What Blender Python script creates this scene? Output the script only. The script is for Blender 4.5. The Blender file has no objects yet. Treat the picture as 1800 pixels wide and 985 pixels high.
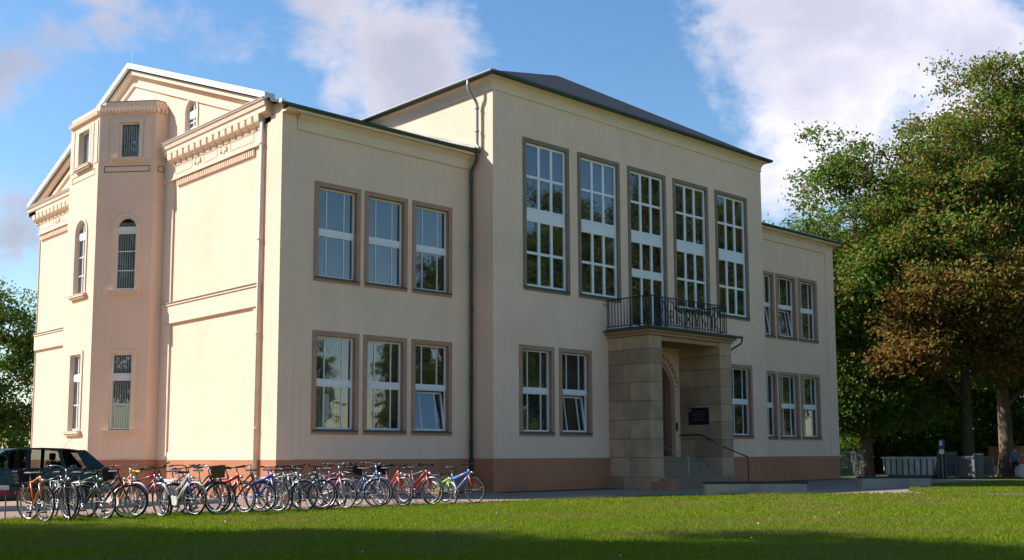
import bpy, bmesh, math, random
import numpy as np
from mathutils import Vector, Matrix
from mathutils.geometry import tessellate_polygon

R = math.radians
scene = bpy.context.scene
col = scene.collection

# ------------------------------------------------------------------ camera
cam_d = bpy.data.cameras.new('camera')
cam = bpy.data.objects.new('camera', cam_d)
col.objects.link(cam)
cam_d.sensor_width = 36.0
cam_d.lens = 36.0 * 1887.5 / 1800.0
cam_d.shift_y = (595.1 - 492.5) / 1800.0
cam_d.clip_start = 0.1
cam_d.clip_end = 3000
c_r = Vector((0.72796565, -0.68560118, -0.00412761))
c_u = Vector((-0.07100373, -0.08137638, 0.99415107))
c_f = Vector((0.68192704, 0.72341475, 0.10791945))
cm = Matrix((c_r, c_u, -c_f)).transposed().to_4x4()
cm.translation = (-16.154, -26.899, 1.214)
cam.matrix_world = cm
scene.camera = cam

# ------------------------------------------------------------------ light
SUN_EL = R(38.0)
SUN_AZ = R(-38.6)            # clockwise from +Y
sun_vec = Vector((math.sin(SUN_AZ) * math.cos(SUN_EL), math.cos(SUN_AZ) * math.cos(SUN_EL), math.sin(SUN_EL)))
sun_d = bpy.data.lights.new('sun', 'SUN')
sun_d.energy = 4.2
sun_d.angle = R(0.53)
sun_d.color = (1.0, 0.92, 0.85)
sun = bpy.data.objects.new('sun', sun_d)
col.objects.link(sun)
sun.rotation_euler = (-sun_vec).to_track_quat('-Z', 'Y').to_euler()
sun.location = (-40, 45, 60)

world = bpy.data.worlds.new('World')
scene.world = world
world.use_nodes = True
world.cycles.sampling_method = 'MANUAL'
world.cycles.sample_map_resolution = 512
wt = world.node_tree
wn, wl = wt.nodes, wt.links
bg = wn['Background']
bg.inputs[1].default_value = 0.1
sky = wn.new('ShaderNodeTexSky')
sky.sky_type = 'NISHITA'
sky.sun_disc = False
sky.sun_elevation = SUN_EL
sky.sun_rotation = SUN_AZ
sky.air_density = 1.15
sky.dust_density = 0.3
sky.ozone_density = 2.6


def wmath(op, a, b=None, c=None):
    n = wn.new('ShaderNodeMath')
    n.operation = op
    for i, x in enumerate((a, b, c)):
        if x is None:
            continue
        if isinstance(x, (int, float)):
            n.inputs[i].default_value = x
        else:
            wl.new(x, n.inputs[i])
    return n.outputs[0]


tc = wn.new('ShaderNodeTexCoord')
dirv = tc.outputs['Generated']
# flatten the direction onto a cloud deck, so the clouds get wider towards the zenith
sep = wn.new('ShaderNodeSeparateXYZ')
wl.new(dirv, sep.inputs[0])


def wnoise(scale, detail, rough, dist=0.0, off=(0, 0, 0)):
    mp = wn.new('ShaderNodeMapping')
    mp.inputs['Location'].default_value = off
    mp.inputs['Scale'].default_value = (1, 1, 1.5)
    wl.new(dirv, mp.inputs[0])
    n = wn.new('ShaderNodeTexNoise')
    n.inputs['Scale'].default_value = scale
    n.inputs['Detail'].default_value = detail
    n.inputs['Roughness'].default_value = rough
    n.inputs['Distortion'].default_value = dist
    wl.new(mp.outputs[0], n.inputs['Vector'])
    return n.outputs['Fac']


blobs = [  # direction, exponent, weight : the cumulus heaps over the school, then others all round the sky
    ((.549, .7591, .3498), 420, .40), ((.508, .7709, .3842), 900, .26), ((.5867, .7251, .3606), 900, .22),
    ((.5314, .7861, .3158), 900, .26), ((.570, .760, .315), 900, .22),
    ((.8232, .4448, .353), 190, .44), ((.8724, .3699, .3197), 190, .46), ((.785, .50, .365), 500, .22),
    ((.8442, .4598, .2754), 900, .30), ((.87, .3943, .2958), 250, .26),
    ((.2988, .8893, .3463), 420, .34), ((.3438, .8628, .3706), 900, .22), ((.2694, .9187, .2908), 900, .22),
    ((.3034, .9352, .1825), 900, .34), ((.8229, .5098, .251), 2200, .28), ((.80, .56, .215), 2600, .2),
    ((.35, -.80, .48), 120, .4), ((.75, -.45, .52), 160, .36), ((-.5, -.7, .5), 90, .4), ((-.8, .2, .55), 130, .4),
    ((.1, .5, .85), 60, .35), ((.62, -.74, .26), 420, .42), ((-.3, .92, .3), 160, .4), ((.98, .1, .2), 170, .4),
]
acc = None
for d, e, w in blobs:
    dn = wn.new('ShaderNodeVectorMath')
    dn.operation = 'DOT_PRODUCT'
    wl.new(dirv, dn.inputs[0])
    dn.inputs[1].default_value = Vector(d).normalized()
    p = wmath('POWER', wmath('MAXIMUM', dn.outputs['Value'], 0.0), e)
    p = wmath('MULTIPLY', p, w)
    acc = p if acc is None else wmath('ADD', acc, p)
acc = wmath('MINIMUM', acc, 0.62)
n1 = wnoise(5.5, 9, .58, .25, (3.1, 1.7, 0.4))
n2 = wnoise(17.0, 8, .6, .3, (0.3, 5.2, 1.1))
dens = wmath('ADD', wmath('ADD', wmath('MULTIPLY', n1, 1.75), wmath('MULTIPLY', n2, .62)), acc)
mr = wn.new('ShaderNodeMapRange')
mr.interpolation_type = 'SMOOTHSTEP'
mr.inputs['From Min'].default_value = 1.40
mr.inputs['From Max'].default_value = 1.82
wl.new(dens, mr.inputs['Value'])
# clouds thin out below the horizon
mask = wmath('MULTIPLY', mr.outputs[0], wmath('MINIMUM', wmath('MAXIMUM', wmath('MULTIPLY_ADD', sep.outputs[2], 14.0, .4), 0.0), 1.0))
mask = wmath('MULTIPLY', mask, .93)
shade = wmath('ADD', wmath('MULTIPLY', wnoise(6.0, 5, .5, .1, (7.7, 2.0, 3.0)), 1.5), wmath('MULTIPLY', dens, -.80))
ramp = wn.new('ShaderNodeMapRange')
ramp.interpolation_type = 'SMOOTHSTEP'
ramp.inputs['From Min'].default_value = -1.0
ramp.inputs['From Max'].default_value = -.24
wl.new(shade, ramp.inputs['Value'])
cmix = wn.new('ShaderNodeMix')
cmix.data_type = 'RGBA'
cmix.inputs['A'].default_value = (3.25, 3.28, 4.0, 1)
cmix.inputs['B'].default_value = (5.35, 5.1, 5.6, 1)
wl.new(ramp.outputs[0], cmix.inputs['Factor'])
smix = wn.new('ShaderNodeMix')
smix.data_type = 'RGBA'
wl.new(mask, smix.inputs['Factor'])
hs = wn.new('ShaderNodeHueSaturation')
hs.inputs['Saturation'].default_value = 1.2
hs.inputs['Value'].default_value = .83
wl.new(sky.outputs[0], hs.inputs['Color'])
wl.new(hs.outputs[0], smix.inputs['A'])
# clouds opposite the sun get extra brightness, added to fill the shaded front
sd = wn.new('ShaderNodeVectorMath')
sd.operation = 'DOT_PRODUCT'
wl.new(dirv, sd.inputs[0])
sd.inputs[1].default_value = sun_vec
fill_gain = wmath('MULTIPLY_ADD', sd.outputs['Value'], -.62, 1.10)
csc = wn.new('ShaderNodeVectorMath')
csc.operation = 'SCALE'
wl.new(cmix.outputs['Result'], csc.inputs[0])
wl.new(fill_gain, csc.inputs['Scale'])
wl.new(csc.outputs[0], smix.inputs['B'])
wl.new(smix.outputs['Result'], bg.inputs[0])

scene.view_settings.view_transform = 'Standard'
scene.view_settings.look = 'None'
scene.view_settings.exposure = 1.05
scene.view_settings.gamma = 1.0
scene.cycles.use_adaptive_sampling = True
scene.cycles.adaptive_threshold = 0.02
scene.cycles.use_denoising = True
scene.cycles.max_bounces = 7
scene.cycles.transparent_max_bounces = 10
scene.cycles.caustics_reflective = False
scene.cycles.caustics_refractive = False


# ------------------------------------------------------------------ helpers: materials
MATS = {}


def mat(name, color, rough=.85, var=.06, vscale=3.0, bump=0.0, bscale=60.0, metal=0.0, spec=.35, orand=0.0,
        color2=None, c2scale=.6, c2amt=.0, stretch=(1, 1, 1), streak=0.0):
    m = bpy.data.materials.new(name)
    m.use_nodes = True
    nt = m.node_tree
    N, L = nt.nodes, nt.links
    b = N['Principled BSDF']
    b.inputs['Roughness'].default_value = rough
    b.inputs['Metallic'].default_value = metal
    b.inputs['Specular IOR Level'].default_value = spec
    t = N.new('ShaderNodeTexCoord')
    mp = N.new('ShaderNodeMapping')
    mp.inputs['Scale'].default_value = stretch
    L.new(t.outputs['Object'], mp.inputs[0])
    n = N.new('ShaderNodeTexNoise')
    n.inputs['Scale'].default_value = vscale
    n.inputs['Detail'].default_value = 8
    n.inputs['Roughness'].default_value = .62
    L.new(mp.outputs[0], n.inputs['Vector'])
    r = N.new('ShaderNodeMapRange')
    r.inputs['From Min'].default_value = .3
    r.inputs['From Max'].default_value = .7
    r.inputs['To Min'].default_value = 1 - var
    r.inputs['To Max'].default_value = 1 + var
    L.new(n.outputs['Fac'], r.inputs['Value'])
    val = r.outputs[0]
    if orand:
        oi = N.new('ShaderNodeObjectInfo')
        rr = N.new('ShaderNodeMapRange')
        rr.inputs['To Min'].default_value = 1 - orand
        rr.inputs['To Max'].default_value = 1 + orand
        L.new(oi.outputs['Random'], rr.inputs['Value'])
        mu = N.new('ShaderNodeMath')
        mu.operation = 'MULTIPLY'
        L.new(val, mu.inputs[0])
        L.new(rr.outputs[0], mu.inputs[1])
        val = mu.outputs[0]
    if streak:                                        # faint rain streaks running down the render
        mp2 = N.new('ShaderNodeMapping')
        mp2.inputs['Scale'].default_value = (2.6, 2.6, .12)
        L.new(t.outputs['Object'], mp2.inputs[0])
        ns = N.new('ShaderNodeTexNoise')
        ns.inputs['Scale'].default_value = 1.7
        ns.inputs['Detail'].default_value = 6
        L.new(mp2.outputs[0], ns.inputs['Vector'])
        rs_ = N.new('ShaderNodeMapRange')
        rs_.inputs['From Min'].default_value = .5
        rs_.inputs['From Max'].default_value = .75
        rs_.inputs['To Min'].default_value = 1.0
        rs_.inputs['To Max'].default_value = 1 - streak
        L.new(ns.outputs['Fac'], rs_.inputs['Value'])
        mu2 = N.new('ShaderNodeMath')
        mu2.operation = 'MULTIPLY'
        L.new(val, mu2.inputs[0])
        L.new(rs_.outputs[0], mu2.inputs[1])
        val = mu2.outputs[0]
    base = N.new('ShaderNodeRGB')
    base.outputs[0].default_value = (*color, 1)
    src = base.outputs[0]
    if color2 is not None:
        n3 = N.new('ShaderNodeTexNoise')
        n3.inputs['Scale'].default_value = c2scale
        n3.inputs['Detail'].default_value = 7
        n3.inputs['Roughness'].default_value = .6
        L.new(mp.outputs[0], n3.inputs['Vector'])
        r3 = N.new('ShaderNodeMapRange')
        r3.inputs['From Min'].default_value = .42
        r3.inputs['From Max'].default_value = .66
        r3.inputs['To Max'].default_value = c2amt
        L.new(n3.outputs['Fac'], r3.inputs['Value'])
        mx3 = N.new('ShaderNodeMix')
        mx3.data_type = 'RGBA'
        L.new(r3.outputs[0], mx3.inputs['Factor'])
        L.new(src, mx3.inputs['A'])
        mx3.inputs['B'].default_value = (*color2, 1)
        src = mx3.outputs['Result']
    mx = N.new('ShaderNodeVectorMath')
    mx.operation = 'SCALE'
    L.new(src, mx.inputs[0])
    L.new(val, mx.inputs['Scale'])
    L.new(mx.outputs[0], b.inputs['Base Color'])
    if bump:
        n2 = N.new('ShaderNodeTexNoise')
        n2.inputs['Scale'].default_value = bscale
        n2.inputs['Detail'].default_value = 5
        L.new(mp.outputs[0], n2.inputs['Vector'])
        bp = N.new('ShaderNodeBump')
        bp.inputs['Strength'].default_value = bump
        bp.inputs['Distance'].default_value = .02
        L.new(n2.outputs['Fac'], bp.inputs['Height'])
        L.new(bp.outputs[0], b.inputs['Normal'])
    MATS[name] = m
    return m


def glass_mat(name, tint=(.88, .9, .9), ior=2.35, wav=.0012):
    m = bpy.data.materials.new(name)
    m.use_nodes = True
    nt = m.node_tree
    N, L = nt.nodes, nt.links
    N.remove(N['Principled BSDF'])
    out = N['Material Output']
    tr = N.new('ShaderNodeBsdfTransparent')
    tr.inputs[0].default_value = (*tint, 1)
    gl = N.new('ShaderNodeBsdfGlossy')
    gl.inputs['Roughness'].default_value = .01
    fr = N.new('ShaderNodeFresnel')
    fr.inputs[0].default_value = ior
    t = N.new('ShaderNodeTexCoord')
    n = N.new('ShaderNodeTexNoise')
    n.inputs['Scale'].default_value = 1.6
    n.inputs['Detail'].default_value = 1
    L.new(t.outputs['Object'], n.inputs['Vector'])
    bp = N.new('ShaderNodeBump')
    bp.inputs['Strength'].default_value = .22
    bp.inputs['Distance'].default_value = wav * 10
    L.new(n.outputs['Fac'], bp.inputs['Height'])
    L.new(bp.outputs[0], gl.inputs['Normal'])
    ge = N.new('ShaderNodeNewGeometry')
    inv = N.new('ShaderNodeMath')
    inv.operation = 'SUBTRACT'
    inv.inputs[0].default_value = 1.0
    L.new(ge.outputs['Backfacing'], inv.inputs[1])
    mf = N.new('ShaderNodeMath')
    mf.operation = 'MULTIPLY'
    L.new(fr.outputs[0], mf.inputs[0])
    L.new(inv.outputs[0], mf.inputs[1])
    mx = N.new('ShaderNodeMixShader')
    L.new(mf.outputs[0], mx.inputs[0])
    L.new(tr.outputs[0], mx.inputs[1])
    L.new(gl.outputs[0], mx.inputs[2])
    L.new(mx.outputs[0], out.inputs[0])
    MATS[name] = m
    return m


def leaf_mat(name, trans=.38, rough=.55, spec=.28):
    m = bpy.data.materials.new(name)
    m.use_nodes = True
    nt = m.node_tree
    N, L = nt.nodes, nt.links
    b = N['Principled BSDF']
    out = N['Material Output']
    a = N.new('ShaderNodeAttribute')
    a.attribute_name = 'tone'
    b.inputs['Roughness'].default_value = rough
    b.inputs['Specular IOR Level'].default_value = spec
    L.new(a.outputs['Color'], b.inputs['Base Color'])
    tl = N.new('ShaderNodeBsdfTranslucent')
    L.new(a.outputs['Color'], tl.inputs[0])
    mx = N.new('ShaderNodeMixShader')
    mx.inputs[0].default_value = trans
    L.new(b.outputs[0], mx.inputs[1])
    L.new(tl.outputs[0], mx.inputs[2])
    L.new(mx.outputs[0], out.inputs[0])
    MATS[name] = m
    return m


mat('stucco', (.86, .62, .465), .92, .05, .55, .35, 90, spec=.12, color2=(.765, .55, .415), c2scale=.35, c2amt=.4, streak=.04)
mat('stucco_trim', (.80, .62, .47), .9, .05, 1.3, .2, 80, spec=.15)
mat('plinth', (.47, .21, .12), .9, .08, .9, .35, 70, spec=.15, color2=(.36, .155, .085), c2scale=.5, c2amt=.5)
mat('surround', (.43, .26, .175), .85, .09, 2.5, .25, 70, spec=.2)
mat('tall_surround', (.25, .195, .145), .85, .14, 2.5, .3, 60, spec=.2)
mat('white_frame', (.80, .80, .82), .45, .02, 3, spec=.4)
mat('bar_white', (.78, .78, .80), .5, .02, 3, spec=.4)
mat('sill_metal', (.11, .085, .07), .55, .1, 3, spec=.4)
mat('sandstone', (.46, .31, .195), .9, .16, 1.6, .4, 40, spec=.15, orand=.22, color2=(.31, .225, .15), c2scale=.9, c2amt=.6)
mat('mortar', (.17, .12, .08), .95, .1, 4)
mat('slate', (.030, .031, .034), .7, .3, 2.5, .5, 14, spec=.25, stretch=(1, 1, 1))
mat('copper_green', (.045, .075, .062), .5, .18, 2, spec=.45)
mat('zinc', (.30, .33, .32), .45, .12, 2, spec=.5, metal=.2)
mat('white_cap', (.74, .72, .68), .55, .05, 2)
mat('paint_pipe', (.74, .63, .50), .6, .06, 2)
mat('copper_flash', (.42, .43, .40), .5, .2, 2)
mat('door_wood', (.16, .075, .035), .5, .25, 5, .25, 40, stretch=(6, 6, .6))
mat('iron_green', (.012, .028, .024), .45, .15, 6, spec=.5)
mat('iron_dark', (.02, .02, .022), .5, .1, 6)
mat('steel', (.45, .45, .46), .35, .08, 5, metal=.7)
mat('step_stone', (.25, .185, .125), .95, .12, 2, .35, 50, orand=.08)
mat('plaque', (.018, .02, .022), .25, .1, 5)
mat('letter', (.10, .07, .045), .7, .1, 5)
mat('room_dark', (.030, .032, .034), .9, .1, 4)  # near-black colour standing in for the unlit rooms behind the panes
mat('slat_grey', (.58, .60, .57), .8, .12, 4)
mat('curtain_green', (.20, .24, .17), .9, .12, 3, .3, 9, stretch=(6, 1, .3))
mat('paper', (.72, .70, .64), .8, .03, 5)
mat('concrete', (.37, .325, .275), .95, .12, 2.2, .35, 40, spec=.1, color2=(.17, .17, .16), c2scale=1.2, c2amt=.6)
mat('dark_cap', (.03, .034, .028), .8, .2, 4)
glass_mat('window_glass')
glass_mat('car_glass', (.42, .50, .47), 1.6)
leaf_mat('leaf', .52, .6, .2)
leaf_mat('blade', .45, .8, .05)
mat('bark', (.125, .090, .06), .95, .35, 3.5, .9, 11, stretch=(1, 1, .35), color2=(.21, .16, .105), c2scale=1.5, c2amt=.7)
mat('bark_dark', (.07, .052, .038), .95, .3, 4, .8, 12, stretch=(1, 1, .35))


# ------------------------------------------------------------------ helpers: meshes
def link(o, parent=None):
    col.objects.link(o)
    if parent is not None:
        o.parent = parent
    return o


def empty(name, loc=(0, 0, 0), rz=0.0, parent=None):
    o = bpy.data.objects.new(name, None)
    o.empty_display_size = .3
    o.location = loc
    o.rotation_euler = (0, 0, rz)
    return link(o, parent)


def tag(o, label=None, cat=None, group=None, kind=None):
    if label:
        o['label'] = label
    if cat:
        o['category'] = cat
    if group:
        o['group'] = group
    if kind:
        o['kind'] = kind
    return o


def copy_tree(o, parent=None):
    c = o.copy()
    col.objects.link(c)
    c.parent = parent
    for ch in o.children:
        copy_tree(ch, c)
    return c


class MB:
    def __init__(s):
        s.v = []
        s.f = []

    def add(s, vs, fs):
        k = len(s.v)
        s.v += [tuple(p) for p in vs]
        s.f += [tuple(i + k for i in f) for f in fs]
        return s

    def box(s, x0, y0, z0, x1, y1, z1):
        return s.add([(x0, y0, z0), (x1, y0, z0), (x1, y1, z0), (x0, y1, z0), (x0, y0, z1), (x1, y0, z1), (x1, y1, z1), (x0, y1, z1)],
                     [(0, 3, 2, 1), (4, 5, 6, 7), (0, 1, 5, 4), (1, 2, 6, 5), (2, 3, 7, 6), (3, 0, 4, 7)])

    def cbox(s, x0, y0, z0, x1, y1, z1, c=.01):
        """box with all edges chamfered"""
        bm = bmesh.new()
        bmesh.ops.create_cube(bm, size=1.0)
        for v in bm.verts:
            v.co = ((x0 + x1) / 2 + v.co.x * (x1 - x0), (y0 + y1) / 2 + v.co.y * (y1 - y0), (z0 + z1) / 2 + v.co.z * (z1 - z0))
        bmesh.ops.bevel(bm, geom=bm.edges[:], offset=c, segments=1, affect='EDGES', profile=.5)
        bm.verts.index_update()
        s.add([v.co[:] for v in bm.verts], [[v.index for v in f.verts] for f in bm.faces])
        bm.free()
        return s

    def prism(s, poly, z0, z1):
        n = len(poly)
        vs = [(p[0], p[1], z0) for p in poly] + [(p[0], p[1], z1) for p in poly]
        fs = [tuple(range(n - 1, -1, -1)), tuple(range(n, 2 * n))]
        fs += [(i, (i + 1) % n, n + (i + 1) % n, n + i) for i in range(n)]
        return s.add(vs, fs)

    def extr(s, poly, axis, a, b):
        """polygon in the plane normal to axis, extruded from a to b"""
        def P(p, t):
            if axis == 0:
                return (t, p[0], p[1])
            if axis == 1:
                return (p[0], t, p[1])
            return (p[0], p[1], t)
        n = len(poly)
        vs = [P(p, a) for p in poly] + [P(p, b) for p in poly]
        fs = [tuple(range(n - 1, -1, -1)), tuple(range(n, 2 * n))]
        fs += [(i, (i + 1) % n, n + (i + 1) % n, n + i) for i in range(n)]
        return s.add(vs, fs)

    def ring(s, inner, outer, y0, y1, closed=True):
        n = len(inner)
        vs = []
        for y in (y0, y1):
            vs += [(p[0], y, p[1]) for p in inner]
            vs += [(p[0], y, p[1]) for p in outer]
        fs = []
        for i in range(n if closed else n - 1):
            j = (i + 1) % n
            a, b, c, d = i, j, n + j, n + i
            fs.append((a, b, c, d))
            fs.append((2 * n + d, 2 * n + c, 2 * n + b, 2 * n + a))
            fs.append((a, 2 * n + a, 2 * n + b, b))
            fs.append((c, 2 * n + c, 2 * n + d, d))
        if not closed:
            fs.append((0, n, 3 * n, 2 * n))
            m = n - 1
            fs.append((m, 2 * n + m, 3 * n + m, n + m))
        return s.add(vs, fs)

    def tube(s, pts, r, n=8, caps=True, closed=False):
        pts = [Vector(p) for p in pts]
        m = len(pts)
        rs = r if isinstance(r, (list, tuple)) else [r] * m
        k = len(s.v)
        prev = None
        for i, p in enumerate(pts):
            if closed:
                t = pts[(i + 1) % m] - pts[i - 1]
            else:
                t = pts[min(i + 1, m - 1)] - pts[max(i - 1, 0)]
            if t.length < 1e-9:
                t = Vector((0, 0, 1))
            t.normalize()
            if prev is None:
                a = Vector((0, 0, 1)) if abs(t.z) < .9 else Vector((1, 0, 0))
                u = t.cross(a).normalized()
            else:
                u = prev - t * prev.dot(t)
                if u.length < 1e-6:
                    u = t.orthogonal()
                u.normalize()
            prev = u
            w = t.cross(u)
            for j in range(n):
                q = 2 * math.pi * j / n
                s.v.append(tuple(p + (u * math.cos(q) + w * math.sin(q)) * rs[i]))
        for i in range(m if closed else m - 1):
            a, b = k + i * n, k + ((i + 1) % m) * n
            for j in range(n):
                s.f.append((a + j, a + (j + 1) % n, b + (j + 1) % n, b + j))
        if caps and not closed:
            s.f.append(tuple(k + j for j in range(n - 1, -1, -1)))
            s.f.append(tuple(k + (m - 1) * n + j for j in range(n)))
        return s

    def cyl(s, p0, p1, r, n=12):
        return s.tube([p0, p1], r, n)

    def torus(s, c, axis, R0, r, n=32, m=8):
        """axis 1: wheel standing in the xz plane"""
        pts = []
        for i in range(n):
            q = 2 * math.pi * i / n
            pts.append((c[0] + R0 * math.cos(q), c[1], c[2] + R0 * math.sin(q)))
        return s.tube(pts, r, m, closed=True)

    def sheet(s, outer, holes, M):
        """flat wall sheet with holes"""
        polys = [[Vector((p[0], p[1], 0)) for p in outer]] + [[Vector((p[0], p[1], 0)) for p in h] for h in holes]
        tris = tessellate_polygon(polys)
        flat = [p for pl in polys for p in pl]
        return s.add([M(p.x, p.y) for p in flat], [tuple(t) for t in tris])

    def mesh(s, name, recalc=True, smooth=False):
        me = bpy.data.meshes.new(name)
        me.from_pydata(s.v, [], s.f)
        if recalc:
            bm = bmesh.new()
            bm.from_mesh(me)
            bmesh.ops.recalc_face_normals(bm, faces=bm.faces[:])
            bm.to_mesh(me)
            bm.free()
        if smooth:
            me.polygons.foreach_set('use_smooth', [True] * len(me.polygons))
        me.update()
        return me

    def pieces(s, gap=.2):
        """split into clusters of islands that lie apart"""
        n = len(s.v)
        par = list(range(n))

        def find(i):
            while par[i] != i:
                par[i] = par[par[i]]
                i = par[i]
            return i
        for f in s.f:
            a = find(f[0])
            for j in f[1:]:
                par[find(j)] = a
        comp = {}
        for i in range(n):
            comp.setdefault(find(i), []).append(i)
        items = []
        for k, ids in comp.items():
            q = np.array([s.v[i] for i in ids])
            items.append([q.min(0), q.max(0), set(ids)])
        merged = True
        while merged:
            merged = False
            for i in range(len(items)):
                for j in range(i + 1, len(items)):
                    d = np.maximum(0, np.maximum(items[i][0] - items[j][1], items[j][0] - items[i][1]))
                    if np.linalg.norm(d) < gap:
                        items[i] = [np.minimum(items[i][0], items[j][0]), np.maximum(items[i][1], items[j][1]), items[i][2] | items[j][2]]
                        del items[j]
                        merged = True
                        break
                if merged:
                    break
        out = []
        for lo, hi, ids in items:
            m = MB()
            order = sorted(ids)
            mp = {o: k for k, o in enumerate(order)}
            m.v = [s.v[i] for i in order]
            m.f = [tuple(mp[i] for i in f) for f in s.f if f[0] in ids]
            out.append(m)
        return out

    def build_pieces(s, name, material, parent=None, smooth=False, gap=.2):
        return [m.build(name, material, parent, smooth) for m in s.pieces(gap)]

    def build(s, name, material, parent=None, smooth=False, recalc=True, loc=None):
        me = s.mesh(name, recalc, smooth)
        me.materials.append(MATS[material] if isinstance(material, str) else material)
        o = bpy.data.objects.new(name, me)
        if loc:
            o.location = loc
        return link(o, parent)


def inst(name, me, parent, loc=(0, 0, 0), rot=(0, 0, 0)):
    o = bpy.data.objects.new(name, me)
    o.location = loc
    o.rotation_euler = rot
    return link(o, parent)


def offset_poly(pts, d, closed=True):
    """outward for clockwise-seen-from-outside handled by sign of d"""
    n = len(pts)
    out = []
    for i in range(n):
        p = Vector(pts[i][:2])
        if closed or 0 < i < n - 1:
            a = Vector(pts[i - 1][:2])
            b = Vector(pts[(i + 1) % n][:2])
            e1 = (p - a).normalized()
            e2 = (b - p).normalized()
            n1 = Vector((e1.y, -e1.x))
            n2 = Vector((e2.y, -e2.x))
            bis = (n1 + n2)
            bis.normalize()
            out.append(tuple(p + bis * (d / max(.3, bis.dot(n1)))))
        else:
            e = (Vector(pts[1][:2]) - p).normalized() if i == 0 else (p - Vector(pts[-2][:2])).normalized()
            out.append(tuple(p + Vector((e.y, -e.x)) * d))
    return out


def rect(x0, z0, x1, z1):
    return [(x0, z0), (x1, z0), (x1, z1), (x0, z1)]


def arch(w, z0, zs, n=14):
    """outline of an arched opening of width w centred on 0: from bottom left up and round"""
    r = w / 2
    return [(-r, z0)] + [(-r * math.cos(math.pi * i / n), zs + r * math.sin(math.pi * i / n)) for i in range(n + 1)] + [(r, z0)]


def ss(t):
    t = min(1.0, max(0.0, t))
    return t * t * (3 - 2 * t)


def gz(x, y):
    """height of the ground: level at the school, a little higher on the right of the lawn"""
    return .17 * ss((x - 1) / 9) * ss((-y - 4) / 9) * (1 - ss((x - 20) / 12)) - .25 * ss((x - 32) / 9)


def add_tone(me, cols):
    """per-vertex colours"""
    a = me.color_attributes.new('tone', 'FLOAT_COLOR', 'POINT')
    a.data.foreach_set('color', np.asarray(cols, np.float32).ravel())

# ------------------------------------------------------------------ ground
mat('earth', (.085, .085, .035), .95, .3, 1.2, .6, 9, color2=(.055, .09, .02), c2scale=.4, c2amt=.9)
mat('turf', (.130, .160, .010), .95, .30, 1.6, .6, 25, spec=.05, color2=(.15, .125, .04), c2scale=.55, c2amt=.75)
mat('paving', (.31, .235, .185), .95, .12, 1.2, .35, 30, spec=.05, color2=(.25, .185, .145), c2scale=.6, c2amt=.7)
mat('kerb', (.42, .40, .37), .9, .1, 3, .3, 50)


def ground_sheet(name, poly, dz, material, step=1.0):
    bm = bmesh.new()
    vs = [bm.verts.new((p[0], p[1], 0)) for p in poly]
    bm.faces.new(vs)
    bmesh.ops.triangulate(bm, faces=bm.faces[:])
    xs = [p[0] for p in poly]
    ys = [p[1] for p in poly]
    k = max(min(xs), -2)
    while k < min(max(xs), 44):
        bmesh.ops.bisect_plane(bm, geom=bm.verts[:] + bm.edges[:] + bm.faces[:], plane_co=(k, 0, 0), plane_no=(1, 0, 0))
        k += step
    k = max(min(ys), -18)
    while k < min(max(ys), -2):
        bmesh.ops.bisect_plane(bm, geom=bm.verts[:] + bm.edges[:] + bm.faces[:], plane_co=(0, k, 0), plane_no=(0, 1, 0))
        k += step
    for v in bm.verts:
        v.co.z = gz(v.co.x, v.co.y) + dz
    bmesh.ops.recalc_face_normals(bm, faces=bm.faces[:])
    me = bpy.data.meshes.new(name)
    bm.to_mesh(me)
    bm.free()
    if me.polygons[0].normal.z < 0:
        me.flip_normals()
    me.materials.append(MATS[material])
    o = link(bpy.data.objects.new(name, me))
    o['kind'] = 'structure'
    return o


ground_sheet('ground', [(-900, -900), (900, -900), (900, 900), (-900, 900)], 0.0, 'earth')
ground_sheet('pavement', [(-60, -70), (14, -70), (33, -4), (33, 24), (-60, 24)], .008, 'paving')
LAWN = [(-60, -4.2), (-8.9, -4.9), (-5.9, -5.6), (-2.1, -6.2), (1.9, -6.62), (3.4, -6.65), (5.6, -7.1), (7.4, -8.3), (8.2, -10.5),
        (8.6, -12.1), (9.4, -13.2), (10.3, -14.0), (10.7, -15.0), (10.85, -16.3), (10.9, -60), (-60, -60)]
LAWN2 = [(11.3, -13.6), (12.4, -12.6), (16.4, -10.8), (18.5, -7.6), (60, -5), (60, -60), (12.5, -60), (12.45, -15.7), (11.95, -14.5)]
ground_sheet('lawn', LAWN, .02, 'turf')
ground_sheet('lawn', LAWN2, .02, 'turf')
mat('strip_dark', (.045, .042, .038), .95, .4, 9, .8, 40, spec=.05)  # near-black tone of the thin strips along the wall base
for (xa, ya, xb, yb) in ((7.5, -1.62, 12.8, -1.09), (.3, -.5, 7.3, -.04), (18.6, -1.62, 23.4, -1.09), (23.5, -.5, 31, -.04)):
    o = MB().box(xa, ya, -.1, xb, yb, .022).build('base_strip', 'strip_dark')
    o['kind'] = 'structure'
kb = empty('kerb')
kb['kind'] = 'structure'
me_k = MB().cbox(-.49, -.06, 0, .49, .06, .11, .012).mesh('kerb_stone')
me_k.materials.append(MATS['kerb'])
for i in range(12):
    inst('kerb_stone', me_k, kb, (-13.5 + i, -1.35, .008))

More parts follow.
